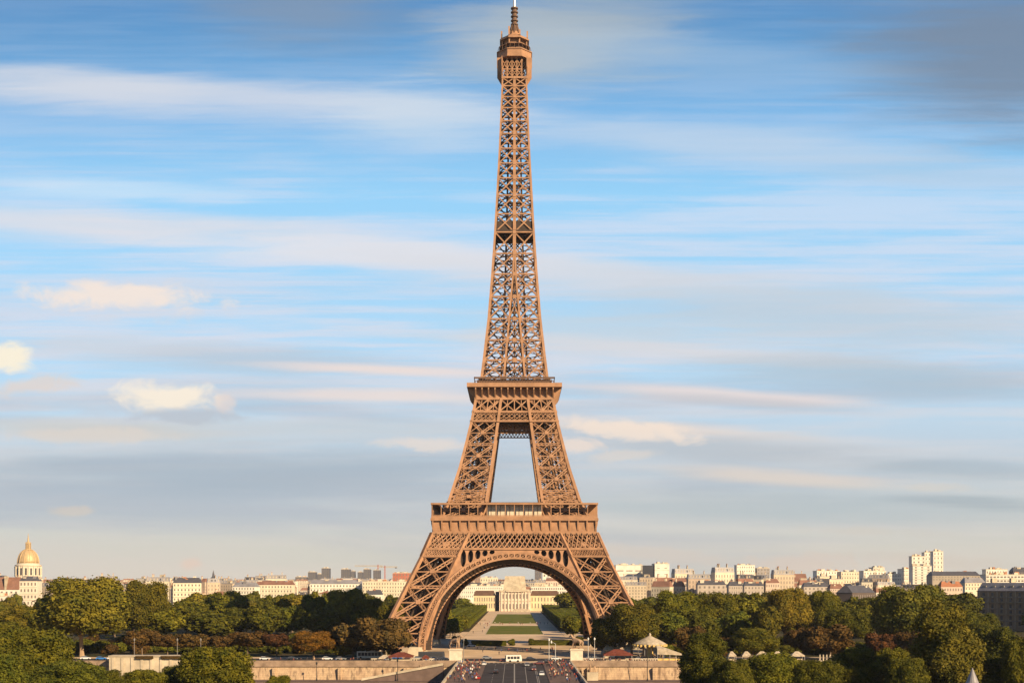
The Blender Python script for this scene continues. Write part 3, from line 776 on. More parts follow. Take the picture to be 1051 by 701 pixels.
def trunk_mesh(seed, m, lean=.04):
    """unit trunk: from z=0 to z=1 (fork at .45), limbs to z~1.35"""
    rd = random.Random(seed); b = MB()
    b.tube([(0, 0, -.02), (.005, 0, .15), (.02, .01, .5), (.03, 0, .75)], [.075, .052, .042, .03], 7)
    for k in range(4):
        a = k*PI/2+rd.uniform(-.5, .5); r = rd.uniform(.22, .4)
        b.tube([(.02, .01, .45+.05*k), (.4*r*math.cos(a)+.02, .4*r*math.sin(a), .7+.04*k), (r*math.cos(a), r*math.sin(a), 1.05), (1.4*r*math.cos(a), 1.4*r*math.sin(a), 1.35)], [.032, .025, .017, .008], 5)
    return b.mesh('trunk', m)
CR = {'round': [crown_mesh(s, 'round') for s in (1, 2, 3)], 'tall': [crown_mesh(s, 'tall') for s in (4, 5)], 'spread': [crown_mesh(s, 'spread') for s in (6, 7)],
      'fine': [crown_mesh(s, 'round', 36000, .036, 22) for s in (8, 9)], 'finetall': [crown_mesh(10, 'tall', 36000, .036, 24)], 'clip': [crown_mesh(11, 'clipped', 2600, .10)], 'far': [crown_mesh(s, 'round', 2600, .13, 8) for s in (12, 13, 14)]}
TR = [trunk_mesh(s, M['bark']) for s in (1, 2)]; TRP = [trunk_mesh(3, M['bark_pale'])]
# foliage base colours
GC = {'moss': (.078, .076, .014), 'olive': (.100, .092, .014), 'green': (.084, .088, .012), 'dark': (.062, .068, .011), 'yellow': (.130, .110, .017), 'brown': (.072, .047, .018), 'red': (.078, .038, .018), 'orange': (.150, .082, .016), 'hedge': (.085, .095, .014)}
TN = [0]
def tree(px, ytop, wpx, d, kind, label, shape='round', group=None, cb=None, pale=False, name='broadleaf_tree', depth=1.0, hfrac=.8):
    """px,ytop,wpx: bearing of the crown centre, of its top and its angular width as seen from the terrace; d metres away"""
    TN[0] += 1; i = TN[0]; rd = random.Random(i*13)
    x = PX(px, d); g = gz(d); top = PZ(ytop, d); h = max(4, top-g); rw = wpx*d/FPX/2/.98
    t = thing(name, label, 'tree', (x, d, g), rd.uniform(-.5, .5), group)
    ch = h*hfrac; cz = h-ch/2
    me = CR[shape][i % len(CR[shape])]
    zmax = {'round': .93, 'tall': 1.15, 'spread': .8, 'fine': .93, 'finetall': 1.15, 'clip': 1.0, 'far': .9}[shape]
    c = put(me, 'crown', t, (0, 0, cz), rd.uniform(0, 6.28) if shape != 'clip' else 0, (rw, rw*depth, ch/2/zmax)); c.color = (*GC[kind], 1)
    th = h-ch*.62; tm = (TRP if pale else TR); s = max(2.5, th)
    put(tm[i % len(tm)], 'trunk', t, (0, 0, 0), rd.uniform(0, 6), (max(s*.9, rw*.75),)*2+(s,))
    return t
T = tree
# --- far bank, left
T(84, 590, 112, 545, 'olive', 'huge olive green plane tree with a pale forked trunk, left of the tower', 'fine', pale=True, hfrac=.84)
T(150, 592, 58, 640, 'olive', 'tall olive tree with rounded top just right of the huge plane tree', 'fine')
T(20, 620, 62, 600, 'olive', 'olive tree in front of the pale houses at the far left edge', 'fine')
T(-10, 635, 70, 520, 'green', 'green tree cut off by the left edge behind the dome-shaped bush', 'fine')
T(165, 622, 50, 640, 'green', 'dark green tree between the two tall olive trees and the brown row')
T(192, 616, 48, 720, 'green', 'mid green tree standing before the pale houses left of the tower', 'round')
T(208, 609, 34, 900, 'yellow', 'small yellowish tree peeping up before the cream houses')
T(232, 606, 48, 760, 'green', 'round green tree with yellow rim below the small dark cupola')
T(215, 628, 60, 650, 'dark', 'dark bushy tree above the brown chestnut row')
T(246, 624, 40, 690, 'dark', 'dark tree right of the round green tree with yellow rim')
T(270, 620, 46, 660, 'green', 'green tree above the reddish trees left of the orange tree')
T(300, 611, 40, 820, 'yellow', 'yellow olive tree reaching up to the long cream facade')
T(296, 622, 40, 680, 'dark', 'very dark tree behind the orange tree, left one of the pair')
T(322, 610, 34, 740, 'dark', 'dark rounded tree beside the yellow olive tree')
T(330, 625, 44, 660, 'dark', 'shadowed dark tree directly above the orange tree')
T(355, 601, 54, 700, 'olive', 'tallest domed green tree below the grey skyscrapers', 'fine')
T(378, 612, 44, 680, 'green', 'green tree on the right shoulder of the tallest domed tree', 'fine')
T(402, 617, 50, 560, 'olive', 'olive green tree touching the left foot of the iron tower', 'fine')
T(402, 612, 22, 980, 'dark', 'small dark tree behind the left foot of the iron tower')
for px, yt, wp, kk, lb in ((146, 646, 34, 'brown', 'russet tree at the left end of the low brown row'), (172, 649, 34, 'brown', 'second russet tree from the left in the low brown row'),
    (198, 650, 32, 'brown', 'third russet tree from the left in the low brown row'), (224, 651, 30, 'brown', 'fourth russet tree of the low brown row behind the front green tree'),
    (254, 648, 40, 'brown', 'wide brown tree at the right end of the low brown row'), (284, 649, 30, 'red', 'dark red leaved tree left of the orange tree')):
    T(px, yt, wp, 545, kk, lb, 'spread', hfrac=.66)
T(322, 646, 56, 528, 'orange', 'broad orange autumn tree on the quay left of the bridge', 'fine', hfrac=.8)
T(362, 638, 50, 532, 'brown', 'brown tree to the right of the orange autumn tree', 'spread', hfrac=.75)
T(394, 634, 56, 522, 'brown', 'brown bushy tree at the foot of the left tower leg', 'spread', hfrac=.85)
T(352, 660, 24, 530, 'olive', 'small low tree tucked between the orange and brown trees', hfrac=.9)
# --- near bank, left
T(28, 640, 92, 355, 'green', 'large dome shaped green tree filling the lower left corner', 'fine', hfrac=.95)
T(-8, 668, 70, 300, 'dark', 'dark green bush at the bottom of the left edge', 'fine', hfrac=.95)
T(70, 676, 80, 320, 'dark', 'low dark tree under the trunk of the huge plane tree', 'fine', hfrac=.95)
T(108, 686, 52, 330, 'green', 'low green bush at the bottom, in front of the blue car', 'fine', hfrac=.95)
T(150, 685, 52, 340, 'green', 'green bush in front of the long white river wall, left one', 'fine', hfrac=.95)
T(182, 682, 44, 350, 'dark', 'dark bush in front of the long white river wall, middle one', 'fine', hfrac=.95)
T(222, 660, 78, 340, 'green', 'rounded green tree rising from the bottom edge left of the tan wall', 'fine', hfrac=.95)
T(286, 692, 30, 330, 'green', 'small leafy bush peeping over the bottom edge before the tan wall', 'fine', hfrac=.95)
T(250, 688, 26, 340, 'olive', 'thin green bush beside the left end of the tan wall', 'fine', hfrac=.95)
# --- around the tower
T(648, 618, 72, 532, 'olive', 'spreading olive tree hiding the right foot of the iron tower', 'fine', hfrac=.82)
T(622, 636, 34, 540, 'dark', 'dark shrub like tree inside the right tower foot', hfrac=.9)
T(462, 634, 30, 740, 'dark', 'dark tree seen through the left side of the arch')
T(448, 640, 26, 700, 'dark', 'dark tree right beside the left tower leg inside the arch')
T(602, 634, 34, 720, 'dark', 'dark tree seen through the right side of the arch')
T(587, 607, 40, 1180, 'green', 'round green tree behind the right clipped row under the arch')
T(472, 614, 34, 1250, 'green', 'green tree behind the left clipped row under the arch')
# --- far bank, right
T(694, 603, 56, 640, 'green', 'tall green tree to the right of the right tower leg', 'fine')
T(684, 628, 50, 570, 'dark', 'dark tree behind the round carousel roof')
T(732, 605, 56, 650, 'green', 'tall dark green tree below the white office block', 'fine')
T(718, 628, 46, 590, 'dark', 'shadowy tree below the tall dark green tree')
T(765, 609, 50, 660, 'green', 'green tree with flat top below the black slate roofs')
T(752, 628, 44, 600, 'dark', 'dark tree in the hollow between the two green trees')
T(806, 600, 58, 610, 'yellow', 'yellow green tree rising above its neighbours right of the tower', 'fine')
T(788, 622, 34, 580, 'olive', 'narrow olive tree at the left foot of the yellow green tree')
T(842, 603, 44, 680, 'green', 'green tree right of the yellow green tree', 'fine')
T(772, 643, 54, 520, 'green', 'low rounded green tree above the white market tents', 'fine', hfrac=.85)
T(708, 643, 36, 520, 'brown', 'brownish tree right of the carousel', 'spread', hfrac=.8)
T(740, 652, 30, 530, 'brown', 'thin brown tree above the quay, between carousel and tents', 'spread', hfrac=.8)
T(870, 622, 50, 590, 'dark', 'dark green tree below the long shaded wall', 'fine')
T(898, 612, 50, 720, 'dark', 'very dark tree left of the large broad leaved tree', 'fine')
T(852, 642, 50, 520, 'brown', 'reddish brown tree in the middle of the right hand gardens', 'spread', hfrac=.8)
T(824, 642, 36, 530, 'brown', 'smaller brown tree left of the reddish brown tree', 'spread', hfrac=.8)
T(906, 650, 34, 520, 'red', 'small rusty red tree below the very dark tree', 'spread', hfrac=.8)
T(940, 646, 44, 515, 'brown', 'rusty tree under the large broad leaved tree', 'spread', hfrac=.85)
T(936, 596, 84, 540, 'moss', 'large olive tree with coarse leaf tufts under the white towers', 'fine', hfrac=.85)
T(985, 608, 50, 700, 'dark', 'dark tree below the orange roof')
T(1005, 626, 46, 560, 'dark', 'dark tree left of the big shaded apartment block', 'fine')
# --- near bank, right
T(722, 650, 62, 345, 'dark', 'upright dark green tree standing just right of the tan river wall', 'finetall', hfrac=.95)
T(790, 667, 72, 340, 'green', 'green tree at the bottom below the white market tents', 'fine', hfrac=.95)
T(752, 674, 50, 330, 'dark', 'low bush right of the upright dark green tree', 'fine', hfrac=.95)
T(838, 674, 56, 335, 'dark', 'dark low tree left of the two rounded green trees', 'fine', hfrac=.95)
T(876, 662, 64, 350, 'green', 'left of the two rounded green trees at the lower right', 'fine', hfrac=.95)
T(916, 662, 50, 360, 'green', 'right of the two rounded green trees at the lower right', 'fine', hfrac=.95)
T(972, 621, 90, 330, 'moss', 'big pointed olive tree in the lower right with fine leaves', 'finetall', hfrac=.93)
T(932, 672, 50, 325, 'dark', 'dark tree at the left foot of the big pointed olive tree', 'fine', hfrac=.95)
T(1028, 642, 76, 400, 'dark', 'dark tree in front of the shaded apartment block', 'fine', hfrac=.95)
T(1045, 652, 40, 330, 'green', 'green tree cut off by the right edge', 'fine', hfrac=.95)
T(1015, 672, 60, 340, 'dark', 'dark low tree behind the small conical roof', 'fine', hfrac=.95)
# --- understorey
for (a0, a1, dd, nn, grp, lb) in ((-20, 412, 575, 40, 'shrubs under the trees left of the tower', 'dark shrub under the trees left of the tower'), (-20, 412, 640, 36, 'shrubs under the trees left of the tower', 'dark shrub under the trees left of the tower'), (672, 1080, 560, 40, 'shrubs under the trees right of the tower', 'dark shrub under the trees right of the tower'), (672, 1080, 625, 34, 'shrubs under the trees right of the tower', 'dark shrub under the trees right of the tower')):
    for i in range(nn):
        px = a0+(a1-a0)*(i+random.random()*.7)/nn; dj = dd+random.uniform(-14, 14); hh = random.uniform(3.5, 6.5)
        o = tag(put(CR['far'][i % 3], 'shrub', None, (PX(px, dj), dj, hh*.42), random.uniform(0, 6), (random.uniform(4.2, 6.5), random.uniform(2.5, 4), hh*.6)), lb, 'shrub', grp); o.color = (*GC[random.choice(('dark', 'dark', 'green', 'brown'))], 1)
# --- clipped avenue rows
for sg, lab in ((-1, 'tree clipped like a hedge in the left rows of the park avenue'), (1, 'tree clipped like a hedge in the right rows of the park avenue')):
    for rowi in range(2):
        x = sg*(36.5+12.5*rowi)
        for j in range(46):
            y = 838+rowi*-10+j*12.0
            TN[0] += 1; hh = 9.0+random.uniform(-.25, .25)
            t = thing('clipped_tree', lab, 'tree', (x, y, 0), 0, 'clipped trees left of the lawn' if sg < 0 else 'clipped trees right of the lawn')
            c = put(CR['clip'][0], 'crown', t, (0, 0, hh-3.3), PI*(j % 2), (6.1, 6.05, 3.3)); c.color = (*GC['hedge'], 1)
            if j < 6: put(TR[0], 'trunk', t, (0, 0, 0), j, (4, 4, 4))
# --- filler groves behind
rf = random.Random(99)
def grove(x0, x1, y0, y1, n, lab, grp, kinds=('green', 'dark', 'olive', 'green')):
    for i in range(n):
        d = y0+(y1-y0)*(i+rf.random())/n; px = rf.uniform(x0, x1)
        yt = HY-(rf.uniform(17, 25)-CAMZ)*FPX/d
        T(px, yt, rf.uniform(15, 21)*FPX/d, d, rf.choice(kinds), lab, 'far', group=grp, hfrac=.85)
grove(-30, 405, 700, 1300, 62, 'leafy tree in the distant park mass left of the tower', 'park trees left of the tower')
grove(640, 1080, 680, 1300, 66, 'leafy tree in the distant park mass right of the tower', 'park trees right of the tower')
grove(405, 455, 720, 1250, 12, 'leafy tree behind the left tower leg', 'park trees behind the left tower leg')
grove(600, 655, 720, 1250, 12, 'leafy tree behind the right tower leg', 'park trees behind the right tower leg')

for x, y, lb in ((33, 705, 'tree on the right of the sandy walk behind the right tower leg'), (34, 735, 'tree farther along the right of the sandy walk'), (35, 775, 'tree at the near end of the right clipped rows'), (40, 662, 'tree standing between the right tower legs'), (46, 684, 'tree just behind the right tower legs'),
        (-35, 800, 'tree at the near end of the left clipped rows'), (-36, 760, 'tree on the left of the sandy walk behind the left tower leg'), (-35, 715, 'tree beside the sandy walk, nearest to the left tower leg')):
    T(CX+x*FPX/y, HY-(12-CAMZ)*FPX/y, 12*FPX/y, y, 'green', lb, 'round', hfrac=.8)
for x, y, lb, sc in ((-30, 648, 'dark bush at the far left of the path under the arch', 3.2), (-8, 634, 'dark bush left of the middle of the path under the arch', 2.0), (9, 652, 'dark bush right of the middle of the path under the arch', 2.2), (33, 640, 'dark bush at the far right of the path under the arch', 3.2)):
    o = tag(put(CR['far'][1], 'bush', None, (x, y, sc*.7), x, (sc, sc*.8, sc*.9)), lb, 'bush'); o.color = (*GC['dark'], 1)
# hedge shrubs across the axis behind the tower
t = tag(put(CR['clip'][0], 'hedge', None, (-13, 640, 1.2), 0, (8.5, 2.2, 1.4)), 'low dark hedge on the left across the path under the arch', 'hedge'); t.color = (*GC['dark'], 1)
t = tag(put(CR['clip'][0], 'hedge', None, (21, 646, 1.2), 0, (13, 2.2, 1.4)), 'low dark hedge on the right across the path under the arch', 'hedge'); t.color = (*GC['dark'], 1)
for i, (x, lb) in enumerate(((-1.5, 'small round bush between the two low hedges'), (-25, 'round bush at the outer end of the left low hedge'))):
    t = tag(put(CR['far'][0], 'bush', None, (x, 642, 1.5), i, (2.2, 2, 2.0)), lb, 'bush'); t.color = (*GC['dark'], 1)

# ------------------------------------------------------------------ city
def house_proto(wd, dp, st, roof, seed, fh=3.1):
    """apartment house: wall with window openings, mansard or hipped roof with chimneys"""
    rd = random.Random(seed); h = st*fh+1.0; b = MB()
    b.box(-wd/2, -dp/2, -14, wd/2, dp/2, h)
    b.box(-wd/2-.3, -dp/2-.3, h, wd/2+.3, dp/2+.3, h+.35); b.box(-wd/2-.2, -dp/2-.2, h-fh-.3, wd/2+.2, -dp/2+.1, h-fh)
    n = max(2, int(wd/3.4)); pit = wd/n
    for s_ in range(st):
        for k in range(n):
            x = -wd/2+pit*(k+.5); z = .9+s_*fh
            b.box(x-.6, -dp/2-.05, z, x+.6, -dp/2+.1, z+1.9, 1)
    m = max(2, int(dp/3.6)); pit = dp/m
    for s_ in range(st):
        for k in range(m):
            y = -dp/2+pit*(k+.5); z = .9+s_*fh
            if rd.random() < .75:
                b.box(wd/2-.1, y-.55, z, wd/2+.05, y+.55, z+1.9, 1); b.box(-wd/2-.05, y-.55, z, -wd/2+.1, y+.55, z+1.9, 1)
    t = thing('apartment_house', 'x', 'building')
    b.build('wall', [M['wall'], M['far_window']], t)
    r = MB(); i = 1.6 if roof != 'red_roof' else min(wd, dp)*.32; rh = 3.4 if roof != 'red_roof' else 4.0; z0 = h+.35
    if roof != 'flat':
        r.add([(-wd/2, -dp/2, z0), (wd/2, -dp/2, z0), (wd/2, dp/2, z0), (-wd/2, dp/2, z0), (-wd/2+i*.4, -dp/2+i, z0+rh), (wd/2-i*.4, -dp/2+i, z0+rh), (wd/2-i*.4, dp/2-i, z0+rh), (-wd/2+i*.4, dp/2-i, z0+rh)],
              [(3, 2, 1, 0), (4, 5, 6, 7), (0, 1, 5, 4), (1, 2, 6, 5), (2, 3, 7, 6), (3, 0, 4, 7)])
        if roof != 'red_roof':
            for k in range(n):
                x = -wd/2+wd/n*(k+.5); r.box(x-.55, -dp/2+.35, z0+.3, x+.55, -dp/2+2.0, z0+2.3, 1 if rd.random() < .4 else 2)
        rm = M[roof]
    else:
        r.box(-wd/2+.4, -dp/2+.4, z0, wd/2-.4, dp/2-.4, z0+.5); rh = .5; rm = M['zinc']
        r.box(-wd*.2, -2, z0+.5, wd*.1, 2, z0+3.0, 2)
    ro = r.build('roof', [rm, M['window'], M['stone']], t)
    for k in range(rd.randint(1, 3)):
        c = MB(); x = rd.uniform(-wd/2+1.5, wd/2-1.5); y = rd.uniform(-dp/3, dp/3)
        c.box(x-.5, y-1.6, z0, x+.5, y+1.6, z0+rh+1.8)
        for q in range(4): c.box(x-.2, y-1.3+q*.75, z0+rh+1.8, x+.2, y-.95+q*.75, z0+rh+2.6, 1)
        c.build('chimney', [M['stone'], M['chimney']], ro)
    return t
protos = [house_proto(16, 13, 6, 'zinc', 1), house_proto(22, 14, 6, 'slate', 2), house_proto(13, 12, 5, 'red_roof', 3), house_proto(27, 14, 7, 'zinc', 4), house_proto(19, 14, 7, 'flat', 5), house_proto(24, 12, 5, 'red_roof', 6), house_proto(14, 12, 6, 'slate', 7)]
WC = [(.66, .56, .40), (.72, .62, .46), (.60, .47, .33), (.74, .66, .52), (.50, .38, .28), (.68, .55, .38), (.55, .46, .36)]
rc = random.Random(5)
bands = [(1530, .0), (1640, .2), (1780, .4), (1960, .1), (2180, .3), (2450, .5), (2780, .2), (3150, .6)]
SECT = [(-60, 130, 'pale apartment house in the far rooftops on the left beside the gilded dome', 'houses by the gilded dome'), (130, 290, 'pale apartment house in the far rooftops left of the grey skyscrapers', 'houses left of the skyscrapers'),
        (290, 425, 'cream apartment house in the far rooftops beneath the grey skyscrapers', 'houses beneath the skyscrapers'), (425, 640, 'pale apartment house in the far rooftops behind the tower legs and arch', 'houses behind the tower'),
        (640, 800, 'pale apartment house in the far rooftops around the white office block', 'houses around the office block'), (800, 940, 'pale apartment house in the far rooftops near the long white flats', 'houses near the long white flats'),
        (940, 1120, 'pale apartment house in the far rooftops at the right end of the skyline', 'houses at the right end of the skyline')]
cnt = 0; HL = []
for d0, ph in bands:
    x = PX(-30, d0)+ph*20
    while x < PX(1085, d0):
        k = rc.randrange(len(protos)); wdt = [16, 22, 13, 27, 19, 24, 14][k]
        d = d0+rc.uniform(-28, 28); px = CX+(x+wdt/2)*FPX/d
        skip = rc.random() < .08+.10*(d0 > 2000)
        if 470 < px < 600 and d0 < 1700: skip = True
        if not skip: HL.append((px, d, k, x+wdt/2))
        x += wdt*rc.uniform(1.0, 1.35)+(4 if rc.random() < .3 else 0)
HL.sort(key=lambda q: q[1])
nind = 0; rest = []
for px, d, k, x in HL:
    if nind < 285:
        sec = next(s_ for s_ in SECT if s_[0] <= px < s_[1] or s_ is SECT[-1])
        c = WC[rc.randrange(len(WC))]; zs = rc.uniform(.7, 1.3)*(1.5 if 640 < px < 830 else 1.25 if px < 290 or px > 830 else 1.0)
        o = dup(protos[k], (x, d, gz(d)-1), rc.uniform(-.55, .35), sec[2], sec[3], (1, 1, zs))
        for ch in o.children:
            if ch.name.startswith('wall'): ch.color = (*c, 1)
        nind += 1
    else: rest.append((px, d, k, x))
for p in protos:
    for ch in list(p.children):
        for g in list(ch.children): bpy.data.objects.remove(g)
        bpy.data.objects.remove(ch)
    bpy.data.objects.remove(p)
b = MB()
def far_house(b, x, y, z, wd, dp, h, a, mi, ri):
    c = MB(); c.box(-wd/2, -dp/2, -12, wd/2, dp/2, h, mi)
    c.add([(-wd/2, -dp/2, h), (wd/2, -dp/2, h), (wd/2, dp/2, h), (-wd/2, dp/2, h), (-wd/2+1, -dp/2+2, h+3.2), (wd/2-1, -dp/2+2, h+3.2), (wd/2-1, dp/2-2, h+3.2), (-wd/2+1, dp/2-2, h+3.2)],
          [(4, 5, 6, 7), (0, 1, 5, 4), (1, 2, 6, 5), (2, 3, 7, 6), (3, 0, 4, 7)], ri)
    for q in range(3): xx = rc.uniform(-wd/2+1, wd/2-1); c.box(xx-.6, -1.5, h, xx+.6, 1.5, h+5, 3)
    for s_ in range(int(h/3.2)):
        for k in range(int(wd/4)): c.box(-wd/2+4*k+1.2, -dp/2-.06, s_*3.2+1, -wd/2+4*k+2.6, -dp/2+.1, s_*3.2+2.9, 4)
    ca, sa = math.cos(a), math.sin(a)
    c.v = [(x+p*ca-q*sa, y+p*sa+q*ca, z+r) for p, q, r in c.v]
    for f, m_ in zip(c.f, c.m): pass
    o = len(b.v); b.v += c.v; b.f += [tuple(i+o for i in f) for f in c.f]; b.m += c.m
for px, d, k, x in rest: far_house(b, x, d, gz(d), rc.uniform(16, 30), 14, rc.uniform(15, 23), rc.uniform(-.4, .4), rc.choice((0, 0, 5)), rc.choice((1, 1, 2, 6)))
for i in range(260):
    d = rc.uniform(3300, 5200); px = rc.uniform(-30, 1085); far_house(b, PX(px, d), d, gz(d), rc.uniform(22, 50), 16, rc.uniform(12, 26), rc.uniform(-.4, .4), rc.choice((0, 0, 5)), rc.choice((1, 1, 2, 6)))
tag(b.build('distant_rooftops', [M['white_stone'], M['zinc'], M['red_roof'], M['stone'], M['window'], M['stone'], M['slate']]), 'hazy mass of tiny pale rooftops along the horizon', 'rooftops', kind='stuff')

# generic block with separate windows
def block(name, label, cat, px0, px1, y0, y1, d, dp=18, color=(.72, .63, .48), rows=4, cols=8, rz=0, roof='flat', group=None, base=None, winmat='far_window', wh=.45, ww=.4, wallmat=None):
    x0, x1 = PX(px0, d), PX(px1, d); zt, zb = PZ(y0, d), PZ(y1, d); wd = x1-x0; g = gz(d) if base is None else base
    t = thing(name, label, cat, ((x0+x1)/2, d, g), rz, group)
    ht = zt-g; b = MB(); b.box(-wd/2, 0, -4, wd/2, dp, ht)
    wl = b.build('wall', wallmat or M['wall'], t)
    if not wallmat: wl.color = (*color, 1)
    hz = zt-max(zb, g); fh = hz/rows; pit = wd/cols; zb0 = ht-hz
    for r_ in range(rows):
        if r_ == 0:
            c = MB(); c.box(-pit*ww/2, -.12, 0, pit*ww/2, .1, fh*wh); wme = c.mesh('window', M[winmat])
        for k in range(cols): put(wme, 'window', wl, (-wd/2+pit*(k+.5), 0, zb0+fh*(r_+.28)))
    rb_ = random.Random(int(px0*7+y0)); tallz = ht+(.8 if roof == 'flat' else 3.0)
    for k in range(min(9, 2+int(wd/6))):
        c = MB(); w2 = rb_.uniform(.6, 2.4); h2 = rb_.uniform(.8, 3.2); x = rb_.uniform(-wd/2+2, wd/2-2); y_ = rb_.uniform(dp*.25, dp*.7)
        c.box(x-w2, y_-1.2, ht-.5, x+w2, y_+1.2, tallz+h2); c.build('chimney', M[rb_.choice(('stone', 'white_stone', 'zinc', 'chimney'))], wl)
    for r_ in range(1, rows):
        c = MB(); z = zb0+fh*r_; c.box(-wd/2-.15, -.4, z-.2, wd/2+.15, -.001, z); c.build('cornice', M['stone'], wl)
    c = MB()
    if roof == 'flat':
        c.box(-wd/2-.3, -.3, ht, wd/2+.3, dp+.3, ht+.8); c.box(-wd*.25, dp*.3, ht+.8, -wd*.1, dp*.7, ht+3.2); c.box(wd*.12, dp*.3, ht+.8, wd*.2, dp*.6, ht+2.8)
        c.build('roof', M['white_stone'], t)
    elif roof:
        c.add([(-wd/2-.3, -.3, ht), (wd/2+.3, -.3, ht), (wd/2+.3, dp, ht), (-wd/2-.3, dp, ht), (-wd/2+2, dp*.4, ht+5), (wd/2-2, dp*.4, ht+5), (wd/2-2, dp*.6, ht+5), (-wd/2+2, dp*.6, ht+5)],
              [(3, 2, 1, 0), (4, 5, 6, 7), (0, 1, 5, 4), (1, 2, 6, 5), (2, 3, 7, 6), (3, 0, 4, 7)])
        c.build('roof', M[roof], t)
    return t
cream = (.74, .64, .46); white = (.80, .73, .60); pinkish = (.66, .50, .38)
block('office_block', 'long pale building with regular windows left of the tower leg', 'building', 372, 432, 597, 612, 1480, 20, cream, 4, 22)
block('apartment_block', 'cream block right below the tallest grey skyscraper', 'building', 318, 371, 599, 612, 1500, 20, white, 3, 16, roof='zinc')
block('apartment_block', 'cream block between the yellow olive tree and the houses', 'building', 262, 300, 600, 613, 1490, 20, cream, 3, 12, roof='red_roof')
block('apartment_block', 'cream apartment block right of the tall olive tree', 'building', 178, 206, 598, 622, 1180, 16, cream, 5, 8, roof='slate', rz=.2)
block('apartment_block', 'bright pale facade above the round green tree', 'building', 238, 262, 602, 618, 1350, 16, white, 4, 8, roof='zinc', rz=-.15)
block('low_pavilion', 'small pale house with dark hipped roof among trees left of the tower', 'building', 375, 392, 610, 618, 1300, 12, white, 1, 5, roof='slate')
# grey skyscrapers
for a, c_, e, f, dd, lb in ((303, 315, 592, 598, 3300, 'lowest dark grey slab of the skyscraper group'), (316, 324, 587, 598, 3400, 'dark grey tower just left of the tallest skyscraper'), (325, 330, 589, 598, 3500, 'narrow grey tower touching the tallest skyscraper'),
        (330, 338, 583, 598, 3300, 'tallest dark grey skyscraper in the left skyline'), (350, 359, 584, 598, 3400, 'grey tower left of the cranes'), (360, 364, 586, 598, 3600, 'slim pale grey tower left of the cranes'),
        (367, 372, 587, 598, 3600, 'short slim grey tower under the crane arm'), (373, 380, 584, 598, 3400, 'grey tower under the left crane arm'), (383, 390, 585, 598, 3500, 'grey tower between the two cranes')):
    block('skyscraper', lb, 'skyscraper', a, c_, e, f, dd, 26, rows=5, cols=4, wallmat=M['concrete_grey'], group='grey skyscrapers')
def crane(px, y, d, arm0, arm1, lab):
    t = thing('tower_crane', lab, 'crane', (PX(px, d), d, gz(d))); zt = PZ(y, d)-gz(d); b = MB()
    for sx_ in (-1.2, 1.2):
        for sy_ in (-1.2, 1.2): b.bar((sx_, sy_, 0), (sx_, sy_, zt+5), .8)
    k = 0
    while k < zt: b.bar((-1.2, -1.2, k), (1.2, -1.2, k+4), .5); b.bar((1.2, -1.2, k), (-1.2, -1.2, k+4), .5); k += 4
    b.build('mast', M['crane_red'], t); b = MB(); a0, a1 = (arm0-px)*d/FPX, (arm1-px)*d/FPX
    b.bar((a0, 0, zt), (a1, 0, zt), 1.0); b.bar((a0, 0, zt+2.4), (a1, 0, zt+2.4), .8)
    x = a0
    while x < a1-4: b.bar((x, 0, zt), (x+2, 0, zt+2.4), .6); b.bar((x+2, 0, zt+2.4), (x+4, 0, zt), .6); x += 4
    b.build('jib', M['canvas_white'], t); b = MB(); b.box(a1-7, -1.5, zt-3, a1-2, 1.5, zt); b.build('counterweight', M['concrete_grey'], t)
crane(388, 581, 3600, 364, 393, 'left tower crane with a pale arm above the grey towers')
crane(395, 582, 3500, 388, 408, 'right tower crane with a red mast near the tower leg')
block('building_shell', 'unfinished red brown building frame left of the tower leg', 'building', 403, 422, 588, 596, 3000, 20, (.45, .15, .09), 2, 6)
# office block right, tower pairs
block('office_wing', 'long pale wing of the white office block right of the tower leg', 'building', 632, 660, 580, 597, 1900, 24, white, 2, 3, ww=.7, wh=.12)
t = block('office_block', 'white office block with a dark glass side, right of the tower leg', 'building', 672, 687, 578.5, 598, 1850, 40, white, 3, 2, ww=.35, wh=.1)
b = MB(); zz = PZ(580, 1850)-gz(1850); b.box(-28.5, 2, 2, -10.9, 30, zz); b.build('glass_side', M['window'], t)
for a, c_, e, f, dd, lb in ((756, 775, 580, 596, 2600, 'square cream high rise in the right skyline'), (838, 862, 586, 600, 2000, 'left section of the long white flats'), (863, 885, 587, 603, 1950, 'middle section of the long white flats'),
        (886, 910, 586, 604, 1900, 'balconied section of the long white flats'), (911, 925, 589, 604, 1850, 'right end section of the long white flats'), (896, 908, 582.5, 590, 2050, 'top storey box above the long white flats'),
        (926, 939, 584, 600, 1900, 'low pale block left of the tall white towers')):
    block('apartment_block', lb, 'building', a, c_, e, f, dd, 18, white if a != 863 else cream, 4, 8, rz=.12)
block('high_rise', 'greyish high rise with dark top beside the square cream one', 'building', 777, 790, 583, 597, 2600, 20, (.36, .32, .29), 4, 4)
for a, c_, e, dd, lb, hh in ((936, 950, 571, 1750, 'left and lower of the tall white residential towers', 12), (949, 959, 567, 1850, 'middle tall white residential tower', 8), (958, 968, 566, 1800, 'right hand tall white residential tower', 8), (937, 956, 581, 1700, 'white base block below the tall residential towers', 14)):
    block('residential_tower', lb, 'building', a, c_, e, 602, dd, 16, white, 8, 3, rz=-.05, ww=.3, group='tall white towers')
block('slate_roof_building', 'long dark slate roofed building in the right skyline', 'building', 957, 1006, 590.5, 596, 1500, 22, (.42, .35, .27), 2, 16, roof='slate', wh=.4)
block('orange_roof_house', 'building with a bright orange tiled roof below the slate roofs', 'building', 966, 988, 602, 608, 1150, 12, pinkish, 1, 8, roof='orange_roof')
block('apartment_block', 'pale block right of the orange roof', 'building', 990, 1012, 598, 606, 1200, 12, cream, 2, 7, roof='zinc', rz=.1)
